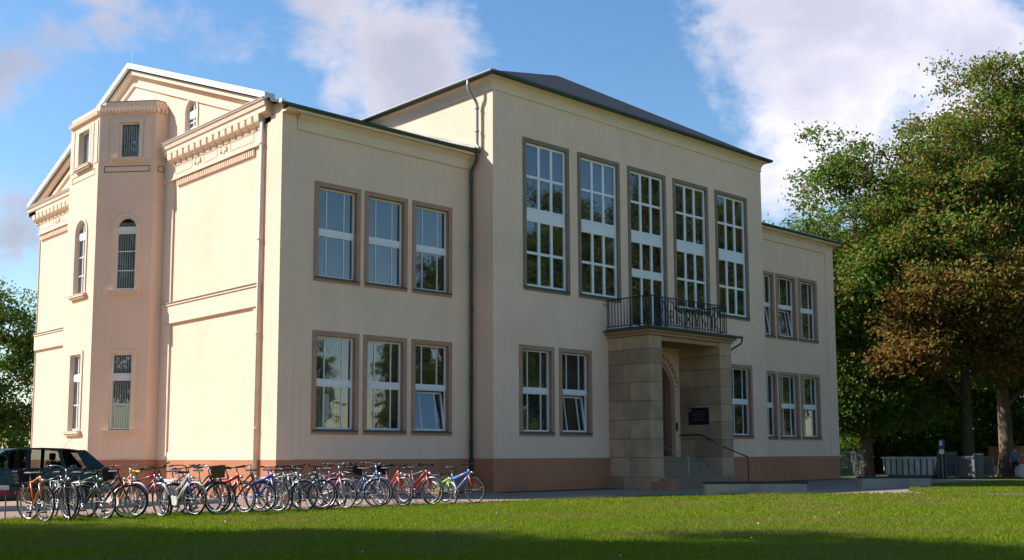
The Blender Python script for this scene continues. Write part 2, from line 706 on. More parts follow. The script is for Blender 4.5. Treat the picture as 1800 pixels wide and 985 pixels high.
# ------------------------------------------------------------------ the school
school = empty('school_building')
tag(school, 'cream two storey school with sandstone portico, tall central windows and gabled bay side', 'building')
XW, XC0, XC1, XE = 0.0, 7.364, 23.12, 30.62
YC = -1.054
YB = 19.26
GY = 10.33
H = 11.26
BAY = [(0, 13.11), (-.44, 13.11), (-1.76, 11.59), (-1.76, 9.07), (-.44, 7.55), (0, 7.55)]
BAYO = BAY[::-1]      # runs so that offset_poly(+) goes outwards
foot = [(0, 0), (XC0, 0), (XC0, YC), (XC1, YC), (XC1, 0), (XE, 0), (XE, YB), (0, YB)] + BAY
plinth = MB().prism(offset_poly(foot, .045), -.4, 1.1)
plinth.prism(offset_poly([(0.2, 13.11)] + BAY[1:-1] + [(0.2, 7.55)], .10), -.4, .86)
plinth.build('plinth', 'plinth', school)


def FR(y):                       # front walls, seen from -y
    return lambda u, v: (u, y, v)


# window catalogue: name, x0, x1, z0, z1 of the outer surround on the front walls
UT, UB, LT, LB = 9.397, 6.384, 4.897, 1.845
wing_l = [(1.122, 2.775), (2.949, 4.623), (4.809, 6.486)]
wing_r = [(23.86, 25.52), (25.676, 27.337), (27.486, 29.12)]
cent_lo = [(8.525, 10.195), (10.43, 12.087), (18.55, 20.20), (20.38, 22.04)]
tall = [(8.741, 10.998), (11.47, 13.739), (14.21, 16.49), (16.95, 19.25), (19.71, 21.96)]
TT, TB = 12.07, 6.777
DOOR_X, DOOR_R, DOOR_S = 15.42, 1.10, 3.6


def hole(x0, z0, x1, z1, m=.05):
    return rect(x0 + m, z0 + m, x1 - m, z1 - m)


wl_ = MB()
wl_.sheet(rect(0, .9, XC0, H + .3), [hole(a, UB, b, UT) for a, b in wing_l] + [hole(a, LB, b, LT) for a, b in wing_l], FR(0))
wl_.build('wall', 'stucco', school, recalc=False)
wr_ = MB()
wr_.sheet(rect(XC1, .9, XE, H + .3), [hole(a, UB, b, UT) for a, b in wing_r] + [hole(a, LB, b, LT) for a, b in wing_r], FR(0))
wr_.build('wall', 'stucco', school, recalc=False)
wc_ = MB()
door_hole = [(DOOR_X + p[0], p[1]) for p in arch((DOOR_R + .06) * 2, 1.12, DOOR_S)]
wc_.sheet(rect(XC0, .9, XC1, 13.84),
          [hole(a, LB, b, LT) for a, b in cent_lo] + [hole(a, TB if i != 2 else 5.78, b, TT) for i, (a, b) in enumerate(tall)] + [door_hole], FR(YC))
# the two returns of the centre block and its rear
wc_.add([(XC0, YC, .9), (XC0, 8.6, .9), (XC0, 8.6, 13.84), (XC0, YC, 13.84)], [(0, 1, 2, 3)])
wc_.add([(XC1, YC, .9), (XC1, 8.6, .9), (XC1, 8.6, 13.84), (XC1, YC, 13.84)], [(3, 2, 1, 0)])
wc_.add([(XC0, 8.6, .9), (XC1, 8.6, .9), (XC1, 8.6, 13.84), (XC0, 8.6, 13.84)], [(0, 1, 2, 3)])
wc_.build('wall', 'stucco', school, recalc=False)
# gable wall
gab = MB()
OC = [(5.82, 11.95, 12.70, .80), (14.84, 11.95, 12.70, .80)]
gab.sheet([(0, .9), (YB, .9), (YB, 11.72), (GY, 15.2), (1.2, 11.75), (0, 11.55)],
          [[(c + p[0], p[1]) for p in arch(w, z0, zs)] for c, z0, zs, w in OC] + [rect(7.62, 1.0, 13.04, 11.4)], lambda u, v: (0, u, v))
gab.build('wall', 'stucco', school, recalc=False)
rr_ = MB().add([(XE, 0, .9), (XE, YB, .9), (XE, YB, 11.5), (XE, GY, 15.1), (XE, 0, 11.5)], [(0, 1, 2, 3, 4)])
rr_.add([(0, YB, .9), (XE, YB, .9), (XE, YB, 11.9), (0, YB, 11.9)], [(0, 1, 2, 3)])
rr_.build('wall', 'stucco', school, recalc=False)

# bay walls, face by face with their window openings
bay_wall = MB()
A0, A1 = Vector((-1.76, 11.59)), Vector((-1.76, 9.07))
B0, B1 = Vector((-1.76, 9.07)), Vector((-.44, 7.55))


def face(p0, p1):
    d = (p1 - p0).normalized()
    return (lambda u, v: (p0.x + d.x * u, p0.y + d.y * u, v)), (p1 - p0).length


MA, LA = face(A0, A1)
MBf, LBf = face(B0, B1)
BU = 1.08
WA, WB = .94, .74                 # clear widths of the openings
bay_wall.sheet(rect(0, .9, LA, 13.3), [rect(LA / 2 - WA / 2, 2.1, LA / 2 + WA / 2, 4.72), [(LA / 2 + p[0], p[1]) for p in arch(WA, 6.82, 8.98)],
                                       rect(LA / 2 - WA / 2, 11.4, LA / 2 + WA / 2, 12.66)], MA)
bay_wall.sheet(rect(0, .9, LBf, 13.3), [rect(BU - WB / 2, 2.1, BU + WB / 2, 4.66), [(BU + p[0], p[1]) for p in arch(WB, 6.82, 8.98)],
                                        rect(BU - WB / 2, 11.4, BU + WB / 2, 12.66)], MBf)
for p0, p1 in ((Vector((-.44, 7.55)), Vector((.0, 7.55))), (Vector((-.44, 13.11)), Vector((-1.76, 11.59))), (Vector((0, 13.11)), Vector((-.44, 13.11)))):
    M_, L_ = face(p0, p1)
    bay_wall.sheet(rect(0, .9, L_, 13.3), [], M_)
bay = bay_wall.build('bay', 'stucco', school, recalc=False)

# ---- roofs
def slope_z(y):
    return 11.43 + .364 * (y + .42)


roof = MB()
for sgn in (0, 1):
    ya, yb = (-.42, GY) if sgn == 0 else (20.12, GY)
    za, zb = (11.36 if sgn == 0 else 11.71), 15.28
    for (xa, xb) in ((-.22, XE + .35),):
        roof.add([(xa, ya, za), (xb, ya, za), (xb, yb, zb), (xa, yb, zb), (xa, ya, za + .09), (xb, ya, za + .09), (xb, yb, zb + .09), (xa, yb, zb + .09)],
                 [(0, 1, 2, 3), (7, 6, 5, 4), (0, 4, 5, 1), (1, 5, 6, 2), (2, 6, 7, 3), (3, 7, 4, 0)])
roof_o = roof.build('roof', 'slate', school)
# soffits and moulded bands below the eaves
sof = MB()
sof.box(-.02, -.36, 11.27, XC0 - .003, .0, 11.345)
sof.extr([(-.055, 10.84), (0, 10.82), (0, 11.268), (-.24, 11.268), (-.10, 11.11), (-.075, 10.98)], 0, .46, XC0 - .004)
sof.box(XC1 + .003, -.36, 11.27, XE + .3, .0, 11.345)
sof.extr([(-.055, 10.84), (0, 10.82), (0, 11.268), (-.24, 11.268), (-.10, 11.11), (-.075, 10.98)], 0, XC1 + .004, 29.94)
sof.build_pieces('eave_moulding', 'stucco_trim', school)
pil = MB()
pil.box(-.05, -.05, 1.1, .45, .93, 11.267)
pil.box(29.95, -.05, 1.1, XE + .05, .8, 11.267)
pil.box(-.05, .6, 11.1, .5, 1.0, 11.5)
pil.build_pieces('corner_pilaster', 'stucco', school)
g = MB()
for xa, xb in ((-.32, XC0 - .05), (XC1 + .1, XE + .42)):
    prof = [(-.41 + .065 * math.cos(a), 11.41 + .065 * math.sin(a)) for a in [math.pi + math.pi * i / 8 for i in range(9)]]
    prof += [(-.41 + .05, 11.415), (-.41 - .05, 11.415)]
    g.extr(prof, 0, xa, xb)
    g.box(xa, -.38, 11.416, xb, -.28, 11.455)
g.build_pieces('gutter', 'copper_green', school)
MB().box(-.33, -.46, 11.40, -.24, -.32, 11.50).box(XC1 + .6, -.37, 11.457, XE + .42, -.33, 11.485).build_pieces('eave_flashing', 'white_cap', school)
# centre block: cove, eaves slab, gutter and hipped roof
def band(mb, x0, x1, y0, y1, d, z0, z1):
    mb.prism([(x0 - d, y0 - d), (x1 + d, y0 - d), (x1 + d, y1 + d), (x0 - d, y1 + d)], z0, z1)


cv = MB()
band(cv, XC0, XC1, YC, 8.6, .035, 13.43, 13.47)


def loft_band(mb, x0, x1, y0, y1, prof):
    k = len(mb.v)
    for d, z in prof:
        mb.v += [(x0 - d, y0 - d, z), (x1 + d, y0 - d, z), (x1 + d, y1 + d, z), (x0 - d, y1 + d, z)]
    for i in range(len(prof) - 1):
        for j in range(4):
            mb.f.append((k + 4 * i + j, k + 4 * i + (j + 1) % 4, k + 4 * i + 4 + (j + 1) % 4, k + 4 * i + 4 + j))
    n = k + 4 * (len(prof) - 1)
    mb.f.append((n, n + 1, n + 2, n + 3))
    mb.f.append((k + 3, k + 2, k + 1, k))


loft_band(cv, XC0, XC1, YC, 8.6, [(.02, 13.473)] + [(.02 + .22 * (1 - math.cos(t * math.pi / 2)), 13.50 + .30 * math.sin(t * math.pi / 2)) for t in (0, .2, .4, .6, .8, 1.0)] + [(.25, 13.845)])
cv.build_pieces('eave_moulding', 'stucco_trim', school)
gc = MB()
band(gc, XC0, XC1, YC, 8.6, .33, 13.848, 13.89)
for a, b in (((XC0 - .37, YC - .37), (XC1 + .37, YC - .37)), ((XC0 - .37, YC - .37), (XC0 - .37, 8.97)), ((XC1 + .37, YC - .37), (XC1 + .37, 8.97))):
    gc.tube([(a[0], a[1], 13.90), (b[0], b[1], 13.90)], .06, 8)
gc.build('gutter', 'copper_green', school)
hip = MB()
e = .36
hip.add([(XC0 - e, YC - e, 13.91), (XC1 + e, YC - e, 13.91), (XC1 + e, 8.6 + e, 13.91), (XC0 - e, 8.6 + e, 13.91), (15.25, 3.6, 17.08), (15.55, 3.6, 17.08)],
        [(0, 1, 5, 4), (1, 2, 5), (2, 3, 4, 5), (3, 0, 4), (3, 2, 1, 0)])
hip.build('roof', 'slate', school)
# strip of flashing where the wing roof meets the centre block
fl = MB()
for k in range(14):
    ya, yb = -.42 + k * .49, -.42 + (k + 1) * .49 - .015
    za, zb = slope_z(ya) + .05, slope_z(yb) + .05
    fl.add([(XC0 - .28, ya, za), (XC0 - .004, ya, za), (XC0 - .004, yb, zb), (XC0 - .28, yb, zb), (XC0 - .28, ya, za + .02), (XC0 - .004, ya, za + .12), (XC0 - .004, yb, zb + .12), (XC0 - .28, yb, zb + .02)],
           [(0, 1, 2, 3), (4, 5, 6, 7), (0, 1, 5, 4), (1, 2, 6, 5), (2, 3, 7, 6), (3, 0, 4, 7)])
fl.build('roof_flashing', 'copper_flash', school)


def bend(pts, r=.14, n=5):
    """round the corners of a pipe run"""
    out = [Vector(pts[0])]
    for i in range(1, len(pts) - 1):
        p = Vector(pts[i])
        a = (Vector(pts[i - 1]) - p)
        b = (Vector(pts[i + 1]) - p)
        q = min(r, a.length * .45, b.length * .45)
        a, b = p + a.normalized() * q, p + b.normalized() * q
        for k in range(n + 1):
            t = k / n
            out.append(a * (1 - t) ** 2 + p * 2 * t * (1 - t) + b * t * t)
    out.append(Vector(pts[-1]))
    return out


def pipe(pts, r, material, collars, name='downpipe'):
    m = MB()
    m.tube(bend(pts), r, 10)
    o = m.build(name, material, school, smooth=True)
    c = MB()
    for (x, y, z) in collars:
        c.cyl((x, y, z - .035), (x, y, z + .035), r + .018, 10)
    if collars:
        c.build_pieces('pipe_collar', material, o, smooth=True)
    return o


pipe([(7.22, -.41, 11.37), (7.22, -.41, 11.10), (7.22, -.13, 10.78), (7.22, -.13, .02)], .055, 'copper_green',
     [(7.22, -.13, z) for z in (10.4, 8.2, 6.0, 3.8, 1.6)])
pipe([(XC0 - .37, -.22, 13.88), (XC0 - .37, -.22, 13.55), (XC0 - .12, -.40, 13.08), (XC0 - .12, -.40, 11.58), (XC0 - .16, -.58, 11.44)], .055, 'zinc',
     [(XC0 - .12, -.40, z) for z in (12.9, 12.1)])
pipe([(-.12, .98, 11.2), (-.12, .98, .05)], .062, 'paint_pipe', [(-.12, .98, z) for z in (10.5, 7.6, 4.8, 2.0)])
pipe([(XE + .12, .2, 11.26), (XE + .12, .2, .05)], .055, 'paint_pipe', [(XE + .12, .2, z) for z in (9.5, 6.0, 2.6)])

# ---- side facade relief
rel = MB()
for m in (0, 1):
    Y = (lambda y: y) if m == 0 else (lambda y: 2 * GY - y)

    def yb(mb, y0, y1, z0, z1, px):
        a, b = sorted((Y(y0), Y(y1)))
        b = min(b, YB - .0) if m else b
        mb.box(-px, a, z0, .0, b, z1)
    yb(rel, 6.85, 7.56, 1.1, 10.55, .055)
    yb(rel, 1.06, 1.42, 1.1, 10.55, .04)
    yb(rel, 1.06, 7.4, 5.62, 6.22, .085)
    yb(rel, 1.06, 7.4, 6.22, 6.29, .12)
    yb(rel, 1.06, 7.56, 10.553, 11.3, .06)
    yb(rel, 1.06, 7.5, 10.5, 10.56, .12)
    yb(rel, 1.42, 6.85, 1.1, 1.35, .03)
    # sunk panel frames of the frieze
    for (a, b) in ((1.55, 3.0), (3.85, 4.75), (5.55, 6.75)):
        for (c, d, z0, z1) in ((a, b, 10.70, 10.722), (a, b, 10.958, 10.98), (a, a + .025, 10.722, 10.958), (b - .025, b, 10.722, 10.958)):
            yb(rel, c, d, z0, z1, .074)
    for yc_ in (3.42, 5.15):
        for dy in (-.17, .17):
            cy = Y(yc_ + dy)
            rel.extr([(cy - .05, 10.84), (cy, 10.74), (cy + .05, 10.84), (cy, 10.94)], 0, -.10, -.05)
        cy = Y(yc_)
        rel.extr([(cy - .12, 10.84), (cy, 10.70), (cy + .12, 10.84), (cy, 10.98)], 0, -.085, -.05)
rel.build_pieces('facade_relief', 'stucco_trim', school)
zn = MB()
zn.box(-.15, 1.06, 6.293, 0, 7.42, 6.315)
zn.box(-.15, 13.25, 6.293, 0, YB, 6.315)
zn.build_pieces('string_course_flashing', 'zinc', school)
dn = MB()
for k in range(40):
    y = 1.55 + k * .128
    dn.box(-.075, y, 10.27, 0.0, y + .066, 10.46)
    if k < 38:
        dn.box(-.075, 2 * GY - y - .066, 10.27, 0.0, 2 * GY - y, 10.46)
for o in dn.build_pieces('dentil_course', 'stucco_trim', school, gap=.3):
    tag(o, kind='stuff')
# cornice profile run along y with a return at its end, and scrolled brackets under it
CP = [(0, 11.28), (-.10, 11.28), (-.10, 11.36), (-.25, 11.40), (-.25, 11.54), (-.29, 11.58), (-.31, 11.70), (-.35, 11.74), (-.35, 11.78), (0, 11.86)]
cor = MB()
nC = len(CP)
for (ya, yb2) in ((.58, 7.30), (13.36, 20.08)):
    vs = [(p[0], ya, p[1]) for p in CP] + [(p[0], yb2, p[1]) for p in CP]
    cor.add(vs, [tuple(range(nC)), tuple(range(2 * nC - 1, nC - 1, -1))] + [(i, (i + 1) % nC, nC + (i + 1) % nC, nC + i) for i in range(nC)])
# left end returns round the corner of the old building
cor.box(-.25, YB, 11.40, .6, 20.06, 11.74)
cor.box(.603, YB, 11.45, XE, 20.05, 11.70)
cornices = sorted(cor.build_pieces('cornice', 'stucco_trim', school), key=lambda o: o.data.vertices[0].co.y)
MB().box(-.37, .56, 11.785, 0, 7.32, 11.81).box(-.37, 13.34, 11.785, .0, 20.1, 11.81).build_pieces('cornice_flashing', 'copper_flash', school)
BR = [(0, 10.96), (-.05, 10.96), (-.085, 10.99), (-.09, 11.05), (-.12, 11.10), (-.18, 11.13), (-.225, 11.19), (-.24, 11.27), (-.24, 11.39), (0, 11.39)]
me_b = MB().extr([(p[0], p[1] - 11.39) for p in BR][::-1], 1, -.14, .14).mesh('bracket')
me_b.materials.append(MATS['stucco_trim'])
for k in range(15):
    inst('bracket', me_b, cornices[0], (-.004, 1.15 + k * .41, 11.395))
    if k < 15:
        inst('bracket', me_b, cornices[-1], (-.004, 2 * GY - 1.15 - k * .41, 11.395))
# raking cornice
rk = MB()
rk2 = MB()
for sg in (-1, 1):
    def RY(y):
        return GY + sg * (GY - y)
    y0, z0 = .60, 11.77
    y1, z1 = GY, 15.33
    s_ = (z1 - z0) / (y1 - y0)
    for (mb, d0, d1, px, ys) in ((rk, -.20, .0, .20, .62), (rk, -.62, -.50, .07, 2.75)):
        zz = lambda y: z0 + (y - y0) * s_
        ye_ = y1 if sg < 0 else y1 - .0005
        mb.extr([(RY(ys), zz(ys) + d0), (RY(ye_), zz(ye_) + d0), (RY(ye_), zz(ye_) + d1), (RY(ys), zz(ys) + d1)], 0, -px, .0)
    ye_ = y1 if sg < 0 else y1 - .0005
    rk2.extr([(RY(.52), z0 + (.52 - y0) * s_), (RY(ye_), z1 + .003), (RY(ye_), z1 + .20), (RY(.52), z0 + (.52 - y0) * s_ + .20)], 0, -.33, .02)
rk.build_pieces('raking_cornice', 'stucco_trim', school)
rk2.build_pieces('gable_coping', 'white_cap', school)
MB().tube([(-.2, GY - .2, 15.5), (-.2, GY, 16.0)], .006, 5).build('lightning_rod', 'zinc', school)

# bay bands, cornice and roof
bb = MB()


def bay_band(mb, d, z0, z1):
    p = offset_poly(BAYO, d, False)
    p = [(.1, p[0][1])] + p[1:-1] + [(.1, p[-1][1])]
    mb.prism(p, z0, z1)


for d, z0, z1 in ((.05, 5.62, 6.2), (.10, 6.203, 6.27), (.045, 10.70, 10.80), (.06, 11.22, 11.30), (.03, 12.80, 12.87), (.05, 12.873, 12.96), (.10, 13.113, 13.16), (.18, 13.163, 13.27), (.22, 13.273, 13.46)):
    bay_band(bb, d, z0, z1)
bb.build_pieces('bay_band', 'stucco_trim', bay)
zb_ = MB()
bay_band(zb_, .14, 6.273, 6.295)
bay_band(zb_, .25, 13.463, 13.50)
zb_.build_pieces('bay_flashing', 'zinc', bay)
p_ = offset_poly(BAYO, .24, False)
br_ = MB()
vs = [(p[0], p[1], 13.505) for p in p_] + [(-.02, 9.3, 13.9), (-.02, 11.3, 13.9)]
br_.add(vs, [(0, 1, 6), (1, 2, 6), (2, 3, 7, 6), (3, 4, 7), (4, 5, 7)])
br_.build('bay_roof', 'copper_flash', bay)
bd = MB()
for p0, p1 in ((Vector((-.02, 7.55)), Vector((-.44, 7.55))), (B1, B0), (A1, A0)):
    d = (p1 - p0)
    L_ = d.length
    d.normalize()
    nrm = Vector((-d.y, d.x))
    if nrm.x > 0 or (abs(nrm.x) < 1e-6 and nrm.y > 0):
        nrm = -nrm
    k = int(L_ / .125)
    for i in range(k):
        c = p0 + d * (L_ * (i + .5) / k)
        a, b_ = c - d * .034, c + d * .034
        bd.prism([tuple(a), tuple(b_), tuple(b_ + nrm * .10), tuple(a + nrm * .10)], 12.965, 13.108)
tag(bd.build('bay_dentil_course', 'stucco_trim', bay), kind='stuff')
# the dark outlined panels between the bay windows
pn = MB()


def outline(mb, M_, nrm, u0, u1, z0, z1, t=.022, px=.008):
    for (a, b, c, d) in ((u0, u1, z0, z0 + t), (u0, u1, z1 - t, z1), (u0, u0 + t, z0 + t, z1 - t), (u1 - t, u1, z0 + t, z1 - t)):
        q = [Vector(M_(a, c)), Vector(M_(b, c)), Vector(M_(b, d)), Vector(M_(a, d))]
        n3 = Vector((nrm[0], nrm[1], 0))
        mb.add([p + n3 * px for p in q] + [p - n3 * .01 for p in q], [(0, 1, 2, 3), (0, 1, 5, 4), (1, 2, 6, 5), (2, 3, 7, 6), (3, 0, 4, 7)])


nB = Vector((B1.y - B0.y, -(B1.x - B0.x))).normalized()
outline(pn, MBf, nB, .22, 1.85, 10.90, 11.12)
outline(pn, MA, (-1, 0), .25, LA - .25, 10.90, 11.12)
outline(pn, lambda u, v: (-.44 + u, 7.55, v), (0, -1), .12, .34, 10.90, 11.12)
pn.build_pieces('panel_outline', 'letter', bay)
pw = MB()
for (M_, nn, L_, us) in ((MBf, nB, LBf, (.05, .42, 1.62)), (MA, Vector((-1, 0)), LA, (.10, .48, LA - .72, LA - .34))):
    for u in us:
        q = [Vector(M_(u, 0)), Vector(M_(u + .26, 0))]
        n3 = Vector((nn[0], nn[1], 0)) * .025
        pw.prism([(q[0].x, q[0].y), (q[1].x, q[1].y), (q[1].x + n3.x, q[1].y + n3.y), (q[0].x + n3.x, q[0].y + n3.y)], 11.303, 12.797)
pw.build_pieces('bay_pilaster', 'stucco_trim', bay)


# ---- windows --------------------------------------------------------------
WIN = {}


def pane_me(w, h):
    key = ('pane', round(w, 3), round(h, 3))
    if key not in WIN:
        me = MB().box(0, -.004, 0, w, .004, h).mesh('pane')
        me.materials.append(MATS['window_glass'])
        WIN[key] = me
    return WIN[key]


def framed(parent, name, x0, z0, x1, z1, fr, y0, y1, bars_x=(), bars_z=(), bw=.035, material='white_frame', tilt=0.0):
    """a sash: outer frame, glazing bars, and one pane object per light; all in the window's own axes"""
    mb = MB()
    W_, H_ = x1 - x0, z1 - z0
    mb.ring(rect(fr, fr, W_ - fr, H_ - fr), rect(0, 0, W_, H_), y0, y1)
    xs = [fr] + [b for b in bars_x] + [W_ - fr]
    zs = [fr] + [b for b in bars_z] + [H_ - fr]
    for b in bars_x:
        mb.box(b - bw / 2, y0 + .008, fr - .002, b + bw / 2, y1 - .008, H_ - fr + .002)
    for b in bars_z:
        for i in range(len(xs) - 1):
            a = xs[i] + (bw / 2 if i else -.002)
            c = xs[i + 1] - (bw / 2 if i < len(xs) - 2 else -.002)
            mb.box(a, y0 + .012, b - bw * .4, c, y1 - .012, b + bw * .4)
    o = mb.build(name, material, parent)
    o.location = (x0, 0, z0)
    o.rotation_euler = (tilt, 0, 0)
    Mx = Matrix.Translation((x0, 0, z0)) @ Matrix.Rotation(tilt, 4, 'X')
    ym = (y0 + y1) / 2
    for i in range(len(xs) - 1):
        for j in range(len(zs) - 1):
            a = xs[i] + (bw / 2 if i else 0)
            c = xs[i + 1] - (bw / 2 if i < len(xs) - 2 else 0)
            d = zs[j] + (bw * .4 if j else 0)
            f_ = zs[j + 1] - (bw * .4 if j < len(zs) - 2 else 0)
            p = inst('pane', pane_me(c - a + .01, f_ - d + .01), parent)
            p.matrix_local = Mx @ Matrix.Translation((a - .005, ym, d - .005))
    return o


def wing_window(W, Hh, open_sash=False, curtain=False):
    """stone framed window with two sashes, each split by two slim bars; origin at its lower left corner"""
    s = .14
    mb = MB()
    mb.ring(rect(s, s * .9, W - s, Hh - s), rect(0, 0, W, Hh), -.035, .26)
    w = mb.build('window', 'surround', None)
    sl = MB().add([(s * .2, -.075, s * .72), (W - s * .2, -.075, s * .72), (W - s * .2, -.034, s * .95), (s * .2, -.034, s * .95), (s * .2, -.075, s * .55), (W - s * .2, -.075, s * .55), (W - s * .2, -.034, s * .55), (s * .2, -.034, s * .55)],
                  [(0, 1, 2, 3), (7, 6, 5, 4), (0, 4, 5, 1), (3, 2, 6, 7), (0, 3, 7, 4), (1, 5, 6, 2)])
    sl.box(s + .004, -.033, s * .9 + .002, W - s - .004, .12, s * .9 + .02)
    sl.build('sill', 'sill_metal', w)
    x0, x1 = s + .003, W - s - .003
    z0, z1 = s * .9 + .022, Hh - s - .003
    zm = z0 + (z1 - z0) * .50
    iw = x1 - x0
    bx = [iw * .27, iw * .73]
    MB().box(x0, .115, zm - .055, x1, .215, zm + .055).build('transom', 'white_frame', w)
    framed(w, 'upper_sash', x0, zm + .058, x1, z1, .055, .12, .19, bx, (), .03)
    if open_sash:
        MB().ring(rect(x0 + .04, z0 + .04, x1 - .04, zm - .09), rect(x0, z0, x1, zm - .058), .135, .19).build('frame', 'white_frame', w)
        framed(w, 'open_sash', x0 + .03, z0 + .03, x1 - .03, zm - .085, .055, .118, .18, bx, (), .03, tilt=-R(9.0))
    else:
        framed(w, 'lower_sash', x0, z0, x1, zm - .058, .055, .12, .19, bx, (), .03)
    MB().box(.05, .55 if open_sash else .262, .05, W - .05, .57 if open_sash else .28, Hh - .05).build('room_backing', 'room_dark', w)  # dark panel added in place of the room's darkness behind the glass
    if open_sash:
        MB().ring(rect(.06, .06, W - .06, Hh - .06), rect(.03, .03, W - .03, Hh - .03), .262, .549).build('reveal', 'room_dark', w)
    if curtain:
        c = MB()
        n = 40
        vs = []
        for i in range(n + 1):
            x = x0 + .02 + (iw * .62) * i / n
            vs += [(x, .235 + .012 * math.sin(i * .9), z0 + .05), (x, .235 + .012 * math.sin(i * .9), zm - .06)]
        c.add(vs, [(2 * i, 2 * i + 2, 2 * i + 3, 2 * i + 1) for i in range(n)])
        c.build('curtain', 'curtain_green', w, smooth=True)
        MB().box(x0 + .42, .198, z0 + .25, x0 + .60, .203, z0 + 1.05).build('paper_notice', 'paper', w)
    return w


def put(w, loc, rz=0.0):
    w.parent = school
    w.location = loc
    w.rotation_euler = (0, 0, rz)


protoU = wing_window(1.66, UT - UB)
protoL = wing_window(1.66, LT - LB)
protoUo = wing_window(1.66, UT - UB, True)
protoLo = wing_window(1.66, LT - LB, True)
protoLc = wing_window(1.66, LT - LB, False, True)
used = set()


def place_win(proto, x, y, z):
    if proto.name not in used:
        used.add(proto.name)
        w = proto
    else:
        w = copy_tree(proto, school)
    put(w, (x, y, z))
    return w


for i, (a, b) in enumerate(wing_l):
    place_win(protoU, a, 0, UB)
    place_win(protoLc if i == 0 else protoLo if i == 2 else protoL, a, 0, LB)
for i, (a, b) in enumerate(wing_r):
    place_win(protoUo if i in (0, 1) else protoU, a, 0, UB)
    place_win(protoL, a, 0, LB)
for i, (a, b) in enumerate(cent_lo):
    place_win(protoLo if i == 1 else protoL, a, YC, LB)


def tall_window(W, z0, z1, door=False):
    s = .14
    Hh = z1 - z0
    mb = MB()
    mb.ring(rect(s, s, W - s, Hh - s), rect(0, 0, W, Hh), -.04, .22)
    w = mb.build('tall_window', 'tall_surround', None)
    x0, x1 = s + .003, W - s - .003
    iw = x1 - x0
    MB().box(.04, -.085, s * .55, W - .04, -.041, s * .95).build('sill', 'copper_green', w)
    zb, zt = s + .003, Hh - s - .003
    ztop_h = (12.07 - TB - 2 * s) * .5 - .15        # height of the upper light group
    zm1 = zt - ztop_h                                # its lower edge
    bx = [iw * .345, iw * .655]
    framed(w, 'upper_sash', x0, zm1, x1, zt, .085, .05, .13, bx, [ztop_h * .5], .115)
    MB().box(x0, .058, zm1 - .30, x1, .14, zm1 - .002).build('transom', 'white_frame', w)
    if not door:
        framed(w, 'lower_sash', x0, zb, x1, zm1 - .302, .085, .05, .13, bx, [(zm1 - .302 - zb) * .5], .115)
    else:
        zd = 2.15
        framed(w, 'lower_sash', x0, zd + .14, x1, zm1 - .302, .085, .05, .13, bx, (), .115)
        MB().box(x0, .058, zd + .002, x1, .14, zd + .138).build('door_head', 'white_frame', w)
        framed(w, 'balcony_door', x0, zb, x1, zd, .085, .05, .13, bx, (), .115)
    MB().box(.05, .222, .05, W - .05, .24, Hh - .05).build('room_backing', 'room_dark', w)  # added panel, its dark colour stands for the unlit room
    return w


protoT = tall_window(2.27, TB, TT)
for i, (a, b) in enumerate(tall):
    if i == 2:
        put(tall_window(2.27, 5.80, TT, True), (a, YC, 5.80))
    elif i == 0:
        put(protoT, (a, YC, TB))
    else:
        put(copy_tree(protoT, school), (a, YC, TB))


